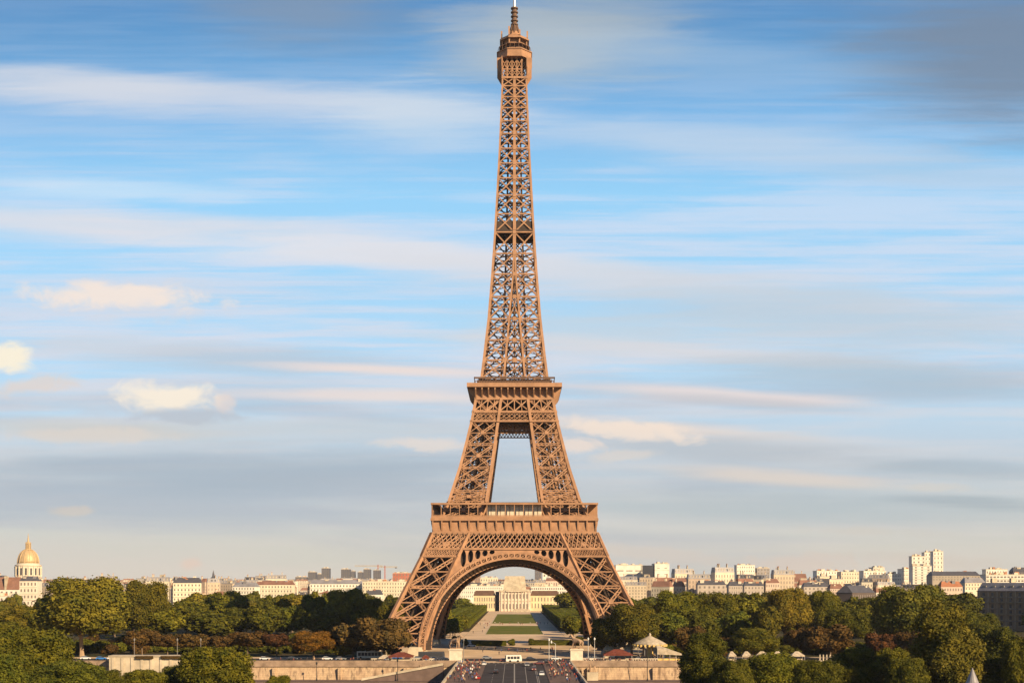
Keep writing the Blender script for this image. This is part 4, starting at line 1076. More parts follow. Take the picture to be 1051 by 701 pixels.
block('apartment_block', 'long pale block with white top behind the shaded apartment block', 'building', 1012, 1062, 590, 598, 1400, 18, white, 2, 14, ww=.7)
block('attic_block', 'white attic storey far right in the skyline', 'building', 1012, 1034, 584.5, 590, 1650, 14, white, 1, 8)
block('attic_block', 'dark roofed building at the right edge of the skyline', 'building', 1040, 1060, 586, 592, 1600, 14, (.12, .11, .12), 1, 8, roof='slate')
for a, c_, e, dd, kk, lb in ((716, 745, 600, 1500, 'slate', 'black roofed house row right of the office block'), (748, 762, 601, 1450, 'slate', 'gabled dark roofed house with a pale front'), (764, 784, 601, 1500, 'slate', 'dark slate roofed house right of the gabled one'),
        (825, 850, 602, 1500, 'slate', 'dark roofed house below the long white flats'), (690, 714, 597, 1600, 'red_roof', 'red roofed house under the white office block'), (786, 800, 598, 1500, 'red_roof', 'pinkish house above the yellow green tree'),
        (852, 866, 604, 1300, 'red_roof', 'small pale house with red roof above the green trees')):
    block('town_house', lb, 'house', a, c_, e, 610, dd, 14, pinkish if kk == 'red_roof' else (.5, .42, .34), 2, 6, roof=kk)
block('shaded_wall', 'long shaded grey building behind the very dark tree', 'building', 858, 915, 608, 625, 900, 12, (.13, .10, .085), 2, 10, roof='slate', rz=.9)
# big shaded apartment block, right
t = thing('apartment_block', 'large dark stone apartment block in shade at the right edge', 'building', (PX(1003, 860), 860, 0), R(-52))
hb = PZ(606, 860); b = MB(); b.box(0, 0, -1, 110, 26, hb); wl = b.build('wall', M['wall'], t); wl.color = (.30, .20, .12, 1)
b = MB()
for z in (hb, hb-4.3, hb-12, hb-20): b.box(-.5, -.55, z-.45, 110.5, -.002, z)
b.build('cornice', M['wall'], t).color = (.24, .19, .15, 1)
b = MB(); b.add([(0, 0, hb), (110, 0, hb), (110, 26, hb), (0, 26, hb), (2, 3, hb+5.5), (108, 3, hb+5.5), (108, 23, hb+5.5), (2, 23, hb+5.5)], [(3, 2, 1, 0), (4, 5, 6, 7), (0, 1, 5, 4), (1, 2, 6, 5), (2, 3, 7, 6), (3, 0, 4, 7)])
rf_ = b.build('roof', M['zinc'], t)
for k in range(17):
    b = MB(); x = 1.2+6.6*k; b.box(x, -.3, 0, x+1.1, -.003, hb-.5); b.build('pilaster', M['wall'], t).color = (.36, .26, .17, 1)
    if k < 16: b = MB(); b.box(x+2.5, 1.2, hb+.4, x+4.8, 4, hb+3.4); b.build('dormer', M['stone'], rf_)
for z in (hb-8.2, hb-16):
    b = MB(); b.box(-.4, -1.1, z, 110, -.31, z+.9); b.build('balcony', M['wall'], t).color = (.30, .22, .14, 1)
for k in range(8):
    b = MB(); b.box(5+14*k, 8, hb+2, 6.4+14*k, 14, hb+8.5); b.build('chimney', M['stone'], rf_)
for r_ in range(6):
    z = hb-3.9-r_*3.9
    for k in range(16):
        b = MB(); x = 4+6.6*k; b.box(x, -.08, z, x+1.7, .1, z+2.7); b.box(x-.2, -.14, z-.25, x+1.9, -.001, z, 1); b.build('window', [M['window'], M['stone']], t)

# ------------------------------------------------------------------ domed church
D = 1800; t = thing('domed_church', 'church with a gilded ribbed dome, lantern and spire, far left', 'church', (PX(29, D), D, gz(D))); g = gz(D)
Z_ = lambda y: PZ(y, D)-g
b = MB(); b.box(-22, -20, 0, 22, 22, Z_(598)); b.box(-26, -24, 0, -10, 0, Z_(603)); b.build('nave', M['white_stone'], t)
b = MB(); b.lathe([(18.6, Z_(606)), (18.6, Z_(593.5)), (19.3, Z_(593.2)), (19.3, Z_(592.2)), (17.2, Z_(592)), (17.2, Z_(581)), (18, Z_(580.6)), (18, Z_(579.6)), (15.4, Z_(579)), (15.0, Z_(578))], 32)
dr = b.build('drum', M['white_stone'], t)
for k in range(16):
    a = 2*PI*(k+.5)/16
    for r_, y0, y1 in ((18.65, 604, 596), (17.25, 590, 583)):
        b = MB(); c = Vector((r_*math.cos(a), r_*math.sin(a), 0)); b.bar(c+Vector((0, 0, Z_(y0))), c+Vector((0, 0, Z_(y1))), 2.2, .9, up=(math.cos(a), math.sin(a), 0)); b.build('window', M['window'], dr)
b = MB()
for k in range(16):
    a = 2*PI*k/16; b.lathe([(.9, Z_(605)), (.9, Z_(594))], 6, (19.2*math.cos(a), 19.2*math.sin(a))); b.lathe([(.8, Z_(591.5)), (.8, Z_(581))], 6, (17.8*math.cos(a), 17.8*math.sin(a)))
b.build('column', M['white_stone'], t)
prof = [(14.6*math.cos(u)**.9, Z_(578)+(Z_(563.5)-Z_(578))*math.sin(u)) for u in [i*PI/2*.93/9 for i in range(10)]]
b = MB(); b.lathe(prof, 36); dm = b.build('dome', M['gold'], t, smooth=True)
b = MB()
for k in range(12):
    a = 2*PI*k/12; P = [(1.02*r_*math.cos(a), 1.02*r_*math.sin(a), z+.15) for r_, z in prof]; b.tube(P, [.55]*len(P), 4)
b.build('dome_rib', M['gold'], dm)
b = MB(); b.lathe([(4.2, Z_(564.5)), (4.2, Z_(563.3)), (2.6, Z_(563.2)), (2.6, Z_(558)), (3.4, Z_(557.8)), (2.2, Z_(556.4)), (1.3, Z_(555)), (.15, Z_(547))], 12); b.build('lantern', M['gold'], t)
for k in range(6): 
    a = 2*PI*k/6; b = MB(); b.lathe([(.5, Z_(563.3)), (.5, Z_(557.5)), (.1, Z_(556))], 5, (3.6*math.cos(a), 3.6*math.sin(a))); b.build('pinnacle', M['gold'], t)
t = block('brick_building', 'long building with steep red roof at the left edge below the dome', 'building', -20, 19, 605, 618, 1350, 16, white, 2, 8, roof=None)
b = MB(); wd = 39*1350/FPX; ht = PZ(605, 1350); b.add([(-wd/2, -.4, ht), (wd/2, -.4, ht), (wd/2, 16, ht), (-wd/2, 16, ht), (-wd/2, 6, ht+13.5), (wd/2, 6, ht+13.5)], [(0, 1, 5, 4), (2, 3, 4, 5), (1, 2, 5), (3, 0, 4), (3, 2, 1, 0)]); rr = b.build('roof', M['red_roof'], t)
b = MB(); b.box(wd/2-15, -.6, ht, wd/2-13, 6, ht+14.5); b.build('party_wall', M['stone'], rr)
block('pale_mansion', 'pale mansion with arched gable just below the gilded dome', 'building', 20, 38, 596, 622, 1300, 14, (.74, .62, .48), 4, 5, roof='slate')
block('low_pale_house', 'low white house at the left edge under the red roof', 'building', -10, 18, 612, 624, 1050, 12, white, 2, 6)
# small dark cupola
t = thing('cupola_church', 'small dark cupola poking above the rooftops left of centre', 'church', (PX(219, 2600), 2600, gz(2600)))
b = MB(); b.lathe([(12, 0), (12, 20), (10, 22), (7, 29), (2.5, 33), (2, 38), (.2, 46)], 12); b.build('dome', M['slate'], t)
b = MB(); b.box(-16, -14, 0, 16, 14, 14); b.build('nave', M['stone'], t)
for px, y, lb in ((549, 592, 'dome'),): pass

# ------------------------------------------------------------------ military school behind the lawns
D = 1480; t = thing('classical_palace', 'long classical palace with a pedimented centre at the end of the park axis', 'palace', (0, D, 0)); s = D/FPX
Zc = lambda y: PZ(y, D); Xc = lambda p: (p-CX)*s
b = MB(); b.box(Xc(512.5), 0, -1, Xc(544.5), 26, Zc(606.5)); cb = b.build('central_block', M['wall'], t); cb.color = (.72, .55, .42, 1)
b = MB(); b.box(Xc(512), -.8, Zc(607), Xc(545), 26.5, Zc(605.5)); b.box(Xc(512.2), -.5, Zc(617), Xc(544.8), -.01, Zc(616.2)); b.build('cornice', M['stone'], cb)
b = MB()
for k in range(9):
    x = Xc(514.5)+(Xc(542.5)-Xc(514.5))*k/8; b.lathe([(.6, 0), (.55, Zc(607.2))], 8, (x, -.45))
b.build('column', M['white_stone'], cb)
b = MB(); b.box(Xc(519), -1.9, Zc(607.2), Xc(538), -.9, Zc(605.6)); b.build('entablature', M['stone'], cb)
b = MB(); b.prism([(Xc(521), Zc(605.5)), (Xc(536), Zc(605.5)), (Xc(528.5), Zc(600.5))], -1.0, 4); b.build('pediment', M['stone'], cb)
for r_, (z0, z1) in enumerate(((Zc(625.5), Zc(619)), (Zc(615), Zc(609)))):
    for k in range(8):
        x = Xc(514.5)+(Xc(542.5)-Xc(514.5))*(k+.5)/8; b = MB(); b.box(x-.7, -.1, z0+1, x+.7, .1, z1-.5); b.build('window', M['far_window'], cb)
b = MB(); hx = Xc(540)-Xc(517); zc0 = Zc(605.5); zc1 = Zc(591)
cx_ = Xc(528.5); b.add([(cx_-hx/2, 3, zc0), (cx_+hx/2, 3, zc0), (cx_+hx/2, 25, zc0), (cx_-hx/2, 25, zc0), (cx_-hx/2+1.4, 5, zc1), (cx_+hx/2-1.4, 5, zc1), (cx_+hx/2-1.4, 23, zc1), (cx_-hx/2+1.4, 23, zc1)], [(3, 2, 1, 0), (4, 5, 6, 7), (0, 1, 5, 4), (1, 2, 6, 5), (2, 3, 7, 6), (3, 0, 4, 7)])
b.build('square_dome', M['stone'], t)
for p0, p1, setb in ((486, 508.4, 6), (544.6, 574, 6)):
    b = MB(); b.box(Xc(p0), setb, -1, Xc(p1), 22, Zc(611)); wg = b.build('wing', M['wall'], t); wg.color = (.70, .55, .32, 1)
    b = MB(); z0 = Zc(611); b.add([(Xc(p0)-.4, setb-.4, z0), (Xc(p1)+(.4 if p0 < 500 else 0), setb-.4, z0), (Xc(p1), 22, z0), (Xc(p0), 22, z0), (Xc(p0)+2, 11, Zc(606)), (Xc(p1)-2, 11, Zc(606)), (Xc(p1)-2, 17, Zc(606)), (Xc(p0)+2, 17, Zc(606))], [(3, 2, 1, 0), (4, 5, 6, 7), (0, 1, 5, 4), (1, 2, 6, 5), (2, 3, 7, 6), (3, 0, 4, 7)])
    b.build('roof', M['iron_dark'], wg)
    n = 9
    for k in range(n):
        for z0, z1 in ((Zc(624), Zc(619)), (Zc(617), Zc(613))):
            x = Xc(p0)+(Xc(p1)-Xc(p0))*(k+.5)/n; b = MB(); b.box(x-.6, setb-.1, z0, x+.6, setb+.1, z1); b.build('window', M['far_window'], wg)
b = MB(); b.box(Xc(508.5), 14, -1, Xc(512.4), 24, Zc(607)); b.build('link_wall', M['slate'], t)
# terrace marquee at foot
t2 = thing('white_marquee', 'low white marquee at the foot of the classical palace', 'tent', (Xc(535)*.97, 1440, 0))
b = MB(); b.prism([(-10, 0), (10, 0), (10, 2.6), (0, 4.2), (-10, 2.6)], -3, 3); b.build('canopy', M['canvas_white'], t2)
block('apartment_block', 'long white terrace behind the palace, left side', 'building', 472, 516, 601.5, 614, 1620, 16, white, 3, 22, base=0)
block('apartment_block', 'white block behind the palace, right side', 'building', 545, 590, 602, 614, 1620, 16, white, 3, 20, base=0, ww=.6)
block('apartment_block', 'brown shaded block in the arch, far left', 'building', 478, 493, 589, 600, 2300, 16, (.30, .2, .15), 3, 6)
block('apartment_block', 'cream block in the arch right of the brown one', 'building', 493, 511, 593, 602, 2200, 16, cream, 2, 7)
block('high_rise', 'slim dark high rise seen in the arch', 'building', 549, 556, 582, 596, 3200, 20, (.14, .13, .14), 4, 3)
block('high_rise', 'pale wide high rise beside the slim dark one in the arch', 'building', 557, 568, 583, 598, 3100, 20, white, 3, 3)
block('apartment_block', 'pink roofed block at the right side of the arch', 'building', 560, 585, 596, 603, 1900, 14, pinkish, 1, 10, roof='red_roof')
# balustrade / terrace wall in the esplanade
for x0, x1, lab in ((-58, -24.5, 'pale balustrade beside the left pedestal'), (24.5, 58, 'pale balustrade beside the right pedestal')):
    t = thing('balustrade', lab, 'balustrade', (0, 508, 0)); b = MB(); b.box(x0, -.3, .03, x1, .3, .35); b.box(x0, -.35, 1.0, x1, .35, 1.3)
    x = x0+.5
    while x < x1: b.box(x-.15, -.15, .35, x+.15, .15, 1.0); x += 1.0
    b.build('balusters', M['white_stone'], t)

# ------------------------------------------------------------------ statues
def skin_mesh(name, pts, edges, rad, m, sub=1, root=0):
    me = bpy.data.meshes.new(name+'_cage'); me.from_pydata(pts, edges, []); o = bpy.data.objects.new(name+'_cage', me); COL.objects.link(o)
    sk = o.modifiers.new('s', 'SKIN'); sk.use_smooth_shade = True
    sv = me.skin_vertices[0].data
    for i, r in enumerate(rad): sv[i].radius = (r, r) if isinstance(r, (int, float)) else r
    for i in range(len(pts)): sv[i].use_root = (i == root)
    ss = o.modifiers.new('u', 'SUBSURF'); ss.levels = sub; ss.render_levels = sub
    dg = bpy.context.evaluated_depsgraph_get(); dg.update()
    out = bpy.data.meshes.new_from_object(o.evaluated_get(dg)); out.name = name
    bpy.data.objects.remove(o); out.materials.clear()
    for mm in (m if isinstance(m, list) else [m]): out.materials.append(mm)
    out.polygons.foreach_set('use_smooth', [True]*len(out.polygons)); return out
# horse along +x (head at +x), metres, about 1.6x life size
hp = [(0, 0, 1.5), (-.7, 0, 1.5), (.75, 0, 1.55), (1.15, 0, 2.05), (1.45, 0, 2.55), (1.85, 0, 2.35), (2.1, 0, 2.15),
      (-.85, .28, 1.15), (-.75, .3, .65), (-1.0, .3, .5), (-.95, .3, .05), (-.85, -.28, 1.15), (-.95, -.3, .7), (-1.15, -.3, .55), (-1.05, -.3, .05),
      (.8, .28, 1.1), (.95, .3, .6), (.9, .3, .05), (.85, -.28, 1.15), (1.25, -.3, 1.0), (1.2, -.3, .55),
      (-1.15, 0, 1.5), (-1.45, 0, 1.1), (-1.5, 0, .6), (1.4, .1, 2.8), (1.4, -.1, 2.8)]
he = [(0, 1), (0, 2), (2, 3), (3, 4), (4, 5), (5, 6), (1, 7), (7, 8), (8, 9), (9, 10), (1, 11), (11, 12), (12, 13), (13, 14), (2, 15), (15, 16), (16, 17), (2, 18), (18, 19), (19, 20), (1, 21), (21, 22), (22, 23), (4, 24), (4, 25)]
hr = [.42, .40, .40, .26, .19, .13, .10, .2, .12, .09, .07, .2, .12, .09, .07, .17, .10, .07, .17, .10, .07, .12, .11, .05, .04, .04]
horse_me = skin_mesh('horse', hp, he, hr, M['bronze'])
wp = [(0, 0, 1.0), (0, 0, 1.3), (0, 0, 1.5), (0, 0, 1.62), (.02, 0, 1.78), (0, .1, .9), (.08, .13, .5), (.02, .14, .05), (0, -.1, .9), (-.05, -.14, .5), (-.1, -.15, .05), (0, .2, 1.45), (.05, .33, 1.2), (.3, .38, 1.3), (0, -.2, 1.45), (.1, -.33, 1.2), (.25, -.3, 1.0), (.16, .14, .03), (.05, -.15, .03)]
we = [(0, 1), (1, 2), (2, 3), (3, 4), (0, 5), (5, 6), (6, 7), (0, 8), (8, 9), (9, 10), (2, 11), (11, 12), (12, 13), (2, 14), (14, 15), (15, 16), (7, 17), (10, 18)]
wr = [.15, .15, .17, .06, .11, .1, .075, .05, .1, .075, .05, .07, .05, .035, .07, .05, .035, .045, .045]
warrior_me = skin_mesh('warrior', wp, we, wr, M['bronze'])
for px, lab, fl in ((467.8, 'stone statue of a warrior leading a horse, on the left pedestal', 1), (591.6, 'stone statue of a warrior leading a horse, on the right pedestal', -1)):
    d = 503.5; x = PX(px, d); hx = 14.0*d/FPX/2; zt = PZ(665.5, d)
    t = thing('pedestal', 'tall square cream stone pedestal at the %s corner of the bridge' % ('left' if fl > 0 else 'right'), 'pedestal', (x, d, 0), 0)
    b = MB(); b.box(-hx*.9, -hx*.9, .6, hx*.9, hx*.9, zt-.5); b.build('shaft', M['white_stone'], t)
    b = MB(); b.box(-hx*1.02, -hx*1.02, -.5, hx*1.02, hx*1.02, .6); b.box(-hx, -hx, zt-.5, hx, hx, zt); b.build('moulding', M['white_stone'], t)
    st = thing('horse_statue', lab, 'statue', (x, d, zt+.01), 0 if fl > 0 else PI)
    b = MB(); b.box(-2.3, -1.3, 0, 2.3, 1.3, .3); b.build('plinth', M['bronze'], st)
    put(horse_me, 'horse', st, (-.35, .5, .3), R(-38), (2.0, 1.9, 1.95)); put(warrior_me, 'warrior', st, (.7, -.7, .3), R(-30), (2.6, 2.6, 2.45))

# ------------------------------------------------------------------ vehicles
def wheel(parent, x, y, r=.33, wd=.22):
    b = MB(); b.lathe([(r*.62, -wd/2), (r, -wd/2), (r, wd/2), (r*.62, wd/2)], 16); b.v = [(p, r2, q) for p, q, r2 in b.v]
    ty = b.build('wheel', M['rubber'], parent, (x, y, r)); 
    b = MB(); b.lathe([(r*.6, -wd*.35), (r*.6, wd*.42)], 12); b.v = [(p, r2, q) for p, q, r2 in b.v]; b.build('rim', M['metal_pale'], ty)
def car_proto():
    t = thing('parked_car', 'x', 'car'); b = MB()
    # profile along x (front +x), lofted across y
    prof = [(-2.1, .35), (-2.15, .75), (-1.95, .98), (1.0, .95), (2.0, .78), (2.12, .5), (2.05, .3)]
    b.prism(prof, -.86, .86); b.v = [(x, y*(1 if z < .8 else .96), z) for x, y, z in b.v]
    b.build('body', M['car'], t)
    b = MB(); b.prism([(-1.85, .97), (-1.5, 1.4), (.15, 1.43), (.95, .96)], -.76, .76); b.v = [(x, y*(1 if z < 1.2 else .84), z) for x, y, z in b.v]; b.build('windows', M['window'], t)
    b = MB(); b.box(-1.45, -.62, 1.405, .1, .62, 1.47); b.build('roof', M['car'], t)
    for x in (-1.3, 1.3):
        for y in (-.8, .8): wheel(t, x, y)
    for y in (-.6, .6):
        b = MB(); b.box(2.03, y-.18, .58, 2.13, y+.18, .72); b.build('headlight', M['lamp'], t)
        b = MB(); b.box(-2.18, y-.16, .68, -2.08, y+.16, .86); b.build('tail_light', M['canvas_red'], t)
    return t
cp = car_proto()
cars = [(497, 484, 'white', 1.55, 'white car heading up the bridge on the left lane near the crossing'), (490.5, 412, 'red', 1.55, 'red and white car at the bottom on the left lane of the bridge'), (564, 497, 'black', .1, 'dark car beside the white lamp post at the bridge end'),
        (553, 488, 'maroon', 3.0, 'dull red car turning on the right half of the bridge'), (518, 506, 'maroon', .0, 'dark red car left of the white minibus'), (455, 520, 'black', .0, 'black car on the quay road left of the left pedestal'),
        (430, 522, 'grey', .0, 'grey car on the quay road near the left tower foot'), (484, 630, 'white', .1, 'white car parked far beneath the tower arch'), (104, 520, 'blue', .2, 'bright blue car parked under the huge plane tree'),
        (88, 522, 'white', .2, 'white car parked left of the bright blue one'), (116, 521, 'white', .1, 'white car parked right of the bright blue one'), (612, 520, 'grey', .0, 'grey car on the quay road right of the right pedestal'),
        (630, 526, 'black', 0, 'black car on the quay road left of the red tent'), (500, 524, 'grey', 0, 'grey car on the quay road ahead of the bridge'),
        (548, 455, 'maroon', -1.57, 'dull red car coming down the right half of the bridge'), (541, 478, 'grey', -1.57, 'grey car coming down the bridge just right of the centre line'), (556, 430, 'white', -1.57, 'pale car on the outer right lane near the bottom of the bridge'), (509, 440, 'black', 1.55, 'black car driving away on the left half of the bridge'),
        (398, 515, 'white', 0, 'white car on the quay road left of the dark red tent'), (420, 516, 'maroon', 0, 'dark red car on the quay road behind the left tent'), (446, 514, 'white', 0, 'white car on the quay road just before the left pedestal'), (408, 524, 'blue', 0, 'blue car on the quay road behind the white one'),
        (350, 518, 'grey', 0, 'grey car above the tan wall right of the orange tree'), (336, 519, 'white', 0, 'white car under the orange tree'), (300, 518, 'black', 0, 'black car on the quay left of the orange tree'), (272, 519, 'white', 0, 'white car on the quay near the left end of the tan wall'),
        (606, 516, 'white', 0, 'white car right behind the right pedestal'), (657, 518, 'grey', 0, 'grey car on the quay road beside the carousel'), (571, 519, 'white', 0, 'white car on the quay road left of the right pedestal'), (545, 517, 'black', 0, 'black car on the quay road right of the white minibus')]
CCOL = {'white': (.7, .68, .64), 'red': (.4, .03, .02), 'black': (.02, .02, .022), 'maroon': (.17, .05, .04), 'grey': (.22, .22, .22), 'blue': (.03, .16, .45)}
for px, d, c, rz, lb in cars: dup(cp, (PX(px, d), d, .03), rz, lb, 'cars', color=None)
for o in [o for o in COL.objects if o.name.startswith('parked_car')]:
    for (px, d, c, rz, lb) in cars:
        if o.get('label') == lb:
            for ch in o.children:
                if ch.type == 'MESH' and (ch.name.startswith('body') or ch.name.startswith('roof')): ch.color = (*CCOL[c], 1)
for ch in list(cp.children_recursive): bpy.data.objects.remove(ch)
bpy.data.objects.remove(cp)
def bus(px, d, rz, c, label, L=9, h=2.9, name='minibus'):
    t = thing(name, label, 'bus', (PX(px, d), d, .03), rz); b = MB(); b.prism([(-L/2, .35), (-L/2, h), (L/2-.3, h), (L/2, h*.55), (L/2, .35)], -1.15, 1.15)
    o = b.build('body', M['car'], t); o.color = (*c, 1)
    n = int(L/1.5)
    for sg in (-1, 1):
        for k in range(n):
            x = -L/2+.5+k*(L-1.2)/n; b = MB(); b.box(x, sg*1.16-.03, 1.25, x+(L-1.2)/n-.2, sg*1.16+.03, h-.45); b.build('window', M['window'], t)
    b = MB(); b.prism([(L/2-.02, h*.56), (L/2-.28, h-.15), (L/2-.22, h-.15), (L/2+.04, h*.56)], -1.0, 1.0); b.build('windscreen', M['window'], t)
    b = MB(); b.box(-L/2-.04, -.9, 1.3, -L/2+.02, .9, h-.4); b.build('rear_window', M['window'], t)
    for x in (-L/2+1.6, L/2-1.6):
        for y in (-1.02, 1.02): wheel(t, x, y, .45, .28)
bus(527, 505, R(12), (.75, .70, .60), 'white minibus crossing at the head of the bridge', 6.4, 2.8)
bus(443, 526, 0, (.06, .06, .07), 'long dark coach on the quay road near the left tower foot', 11, 3.1, 'coach')
bus(380, 528, 0, (.6, .55, .46), 'white coach on the quay road behind the brown tree', 11, 3.1, 'coach')

# ------------------------------------------------------------------ people
def person_mesh(step):
    s_ = step
    P = [(0, 0, .95), (0, 0, 1.15), (0, 0, 1.38), (0, 0, 1.5), (.01, 0, 1.66), (0, .09, .86), (s_*.6, .1, .48), (s_*.9, .1, .08), (0, -.09, .86), (-s_*.3, -.1, .48), (-s_*1.1, -.1, .1), (0, .19, 1.36), (-s_*.3, .24, 1.1), (-s_*.1, .25, .86), (0, -.19, 1.36), (s_*.3, -.24, 1.1), (s_*.7, -.25, .9), (s_*.9+.14, .1, .04), (-s_*1.1+.14, -.1, .05)]
    r = [.14, .14, .155, .055, .105, .1, .07, .045, .1, .07, .045, .06, .048, .035, .06, .048, .035, .04, .04]
    me = skin_mesh('person', P, we, r, [M['skin'], M['shirt'], M['trousers'], M['hair']])
    for p in me.polygons:
        c = p.center; m_ = 0
        if c.z > 1.55: m_ = 3 if (c.z > 1.71 or c.x < -.03) else 0
        elif c.z > 1.49: m_ = 0
        elif c.z > .92: m_ = 1 if not (abs(c.y) > .2 and c.z < .98) else 0
        elif c.z > .1: m_ = 2 if abs(c.y) < .2 else 0
        else: m_ = 3
        p.material_index = m_
    return me
PM = [person_mesh(.02), person_mesh(.22), person_mesh(.32)]
rp = random.Random(31)
SH = {'red': (.28, .05, .04), 'dark': (.03, .03, .035), 'white': (.7, .66, .6), 'blue': (.06, .1, .25), 'tan': (.4, .26, .16), 'maroon': (.2, .06, .05)}
def folk(n, x0, x1, y0, y1, z, where, kinds=('red', 'dark', 'white', 'blue', 'tan', 'maroon', 'maroon', 'dark', 'maroon', 'dark', 'tan')):
    for i in range(n):
        k = rp.choice(kinds); y = rp.uniform(y0, y1)
        o = put(rp.choice(PM), 'person', None, (rp.uniform(x0, x1), y, z), rp.choice((PI/2, -PI/2))+rp.uniform(-.6, .6), (rp.uniform(.93, 1.06),)*3)
        o.color = (*SH[k], 1)
        tag(o, 'person in a %s top %s' % (k, where), 'person', 'people in %s tops %s' % (k, where))
folk(104, -21.4, -11.8, 396, 500, .14, 'in the crowd on the left pavement of the bridge')
folk(90, 11.8, 21.4, 396, 500, .14, 'in the crowd on the right pavement of the bridge')
folk(16, -20, 22, 556, 600, .03, 'walking on the pale ground under the tower', ('dark', 'dark', 'red', 'blue'))
folk(28, PX(262, 505), PX(440, 505), 502, 509, .03, 'on the promenade above the river wall left of the bridge')
folk(16, PX(602, 505), PX(660, 505), 502, 507, .03, 'on the promenade above the river wall right of the bridge')
folk(18, -28, 28, 960, 1000, .03, 'in the distant crowd between the lawns', ('dark', 'white', 'red'))
folk(12, -29, -19.5, 800, 1100, .03, 'on the pale path left of the lawn', ('dark', 'white', 'red'))

# ------------------------------------------------------------------ street furniture
def lamp_post(x, y, h, lab, m='metal_dark', arm=0, z=0, group=None, lantern=True):
    t = thing('street_lamp', lab, 'street lamp', (x, y, z), 0, group); b = MB(); b.lathe([(.28, 0), (.28, .9), (.14, 1.1), (.09, h)], 8)
    if arm: b.tube([(0, 0, h-.2), (arm*.5, 0, h+.4), (arm, 0, h+.3)], [.08, .07, .06], 5)
    b.build('pole', M[m], t); b = MB(); b.lathe([(.12, h-.05), (.32, h+.25), (.36, h+.75), (.1, h+1.0), (.02, h+1.3)], 8, (arm, 0)); b.build('lantern', M['lamp'] if m == 'metal_pale' else M[m], t)
lamp_post(PX(664.5, 492), 492, 13.2, 'tall dark lamp post in front of the wall below the carousel', z=-6.6)
lamp_post(PX(325, 492), 492, 6.4, 'dark lamp post in front of the tan wall left of the bridge', z=-6.6)
lamp_post(PX(408, 492), 492, 7.5, 'slim dark lamp post by the quay ramp', z=-6.6)
lamp_post(PX(563.5, 497), 497, 8.6, 'white lamp post at the right side of the bridge head', 'metal_pale', z=.14)
lamp_post(PX(570, 499), 499, 7.6, 'grey lamp post with a curved arm right of the white lamp post', 'metal_pale', arm=-1.6, z=.14)
for px, lb in ((603.5, 'thin lamp post just right of the right pedestal'), (610, 'second thin lamp post right of the right pedestal')): lamp_post(PX(px, 512), 510.5, 8.5, lb, 'metal_pale', z=.03)
for px, lb in ((139, 'slim pale lamp post before the left end of the brown trees'), (183, 'slim lamp post above the white river wall, second from the left'), (207, 'slim lamp post above the right end of the white river wall'), (476, 'thin lamp post just right of the left pedestal')):
    lamp_post(PX(px, 512), 510.5, 8.2, lb, 'post_grey', z=.03)

for px, lab in ((434, 'weathered stone sculpture group on the river wall left of the bridge'), (608, 'weathered stone sculpture group on the river wall right of the bridge')):
    t = thing('sculpture_group', lab, 'statue', (PX(px, 496), 495.5, -6.6)); b = MB(); b.box(-2.2, -1.2, 0, 2.2, 1.2, 3.2); b.build('base', M['stone'], t)
    put(warrior_me, 'figure', t, (-.9, 0, 3.15), -1.9, (2.0, 2.0, 1.8)); put(warrior_me, 'figure', t, (.9, .1, 3.15), -1.2, (1.9, 1.9, 1.5))
for i, (x0, x1, lb) in enumerate(((PX(300, 496), PX(345, 496), 'iron railing panel on the promenade below the orange tree'), (PX(352, 496), PX(398, 496), 'iron railing panel on the promenade left of the quay ramp'))):
    b = MB(); b.box(x0, 502.0, 1.0, x1, 502.1, 1.15); b.box(x0, 502.0, .2, x1, 502.1, .3); x = x0
    while x < x1: b.box(x, 502.0, .03, x+.08, 502.1, 1.1); x += .9
    tag(b.build('railing', M['metal_dark']), lb, 'railing')
# low white riverside building, left
t = thing('riverside_pavilion', 'long low white riverside wall building under the brown trees on the left', 'building', (PX(160, 498), 494, 0))
wd = 86*498/FPX; b = MB(); b.box(-wd/2, -2, -8, wd/2, 4, 3.0)
for k in range(9): b.box(-wd/2+1+k*(wd-3)/8, -2.35, -8, -wd/2+2+k*(wd-3)/8, -1.9, 2.6)
b.build('wall', M['stone'], t)
b = MB(); b.box(-wd/2-.3, -2.4, 3.0, wd/2+.3, 4.3, 3.35); b.build('roof', M['stone'], t)
for x0, x1, lb in ((-wd*.18, wd*.02, 'straggly brown climber along the roof of the white riverside building, left'), (wd*.12, wd*.42, 'straggly brown climber along the roof of the white riverside building, right')):
    o = tag(put(CR['clip'][0], 'climber', None, (PX(160, 498)+(x0+x1)/2, 491.5, 2.7), 0, ((x1-x0)/2, .6, .55)), lb, 'plant'); o.color = (*GC['brown'], 1)

# tents
def tent(px, d, wpx, hpx, m, lab, z=0, name='market_tent', dp=None, cat='tent'):
    wd = wpx*d/FPX; h = hpx*d/FPX; dp = dp or wd*.8; t = thing(name, lab, cat, (PX(px, d), d, z)); e = h*.6
    b = MB(); b.add([(-wd/2, -dp/2, e), (wd/2, -dp/2, e), (wd/2, dp/2, e), (-wd/2, dp/2, e), (-wd*.12, 0, h), (wd*.12, 0, h)], [(0, 1, 5, 4), (1, 2, 5), (2, 3, 4, 5), (3, 0, 4), (3, 2, 1, 0)])
    b.box(-wd/2, -dp/2-.04, e-.45, wd/2, -dp/2+.02, e); b.build('canopy', M[m], t)
    for x in (-wd/2+.1, wd/2-.1):
        for y in (-dp/2+.1, dp/2-.1): b = MB(); b.bar((x, y, 0), (x, y, e), .1); b.build('pole', M['metal_pale'], t)
    b = MB(); b.box(-wd*.4, -dp*.3, 0, wd*.4, -dp*.2, min(1.0, e*.5)); b.build('counter', M['stone'], t)
tent(634, 507, 30, 13, 'canvas_red', 'large dark red tent on the quay right of the bridge', dp=6)
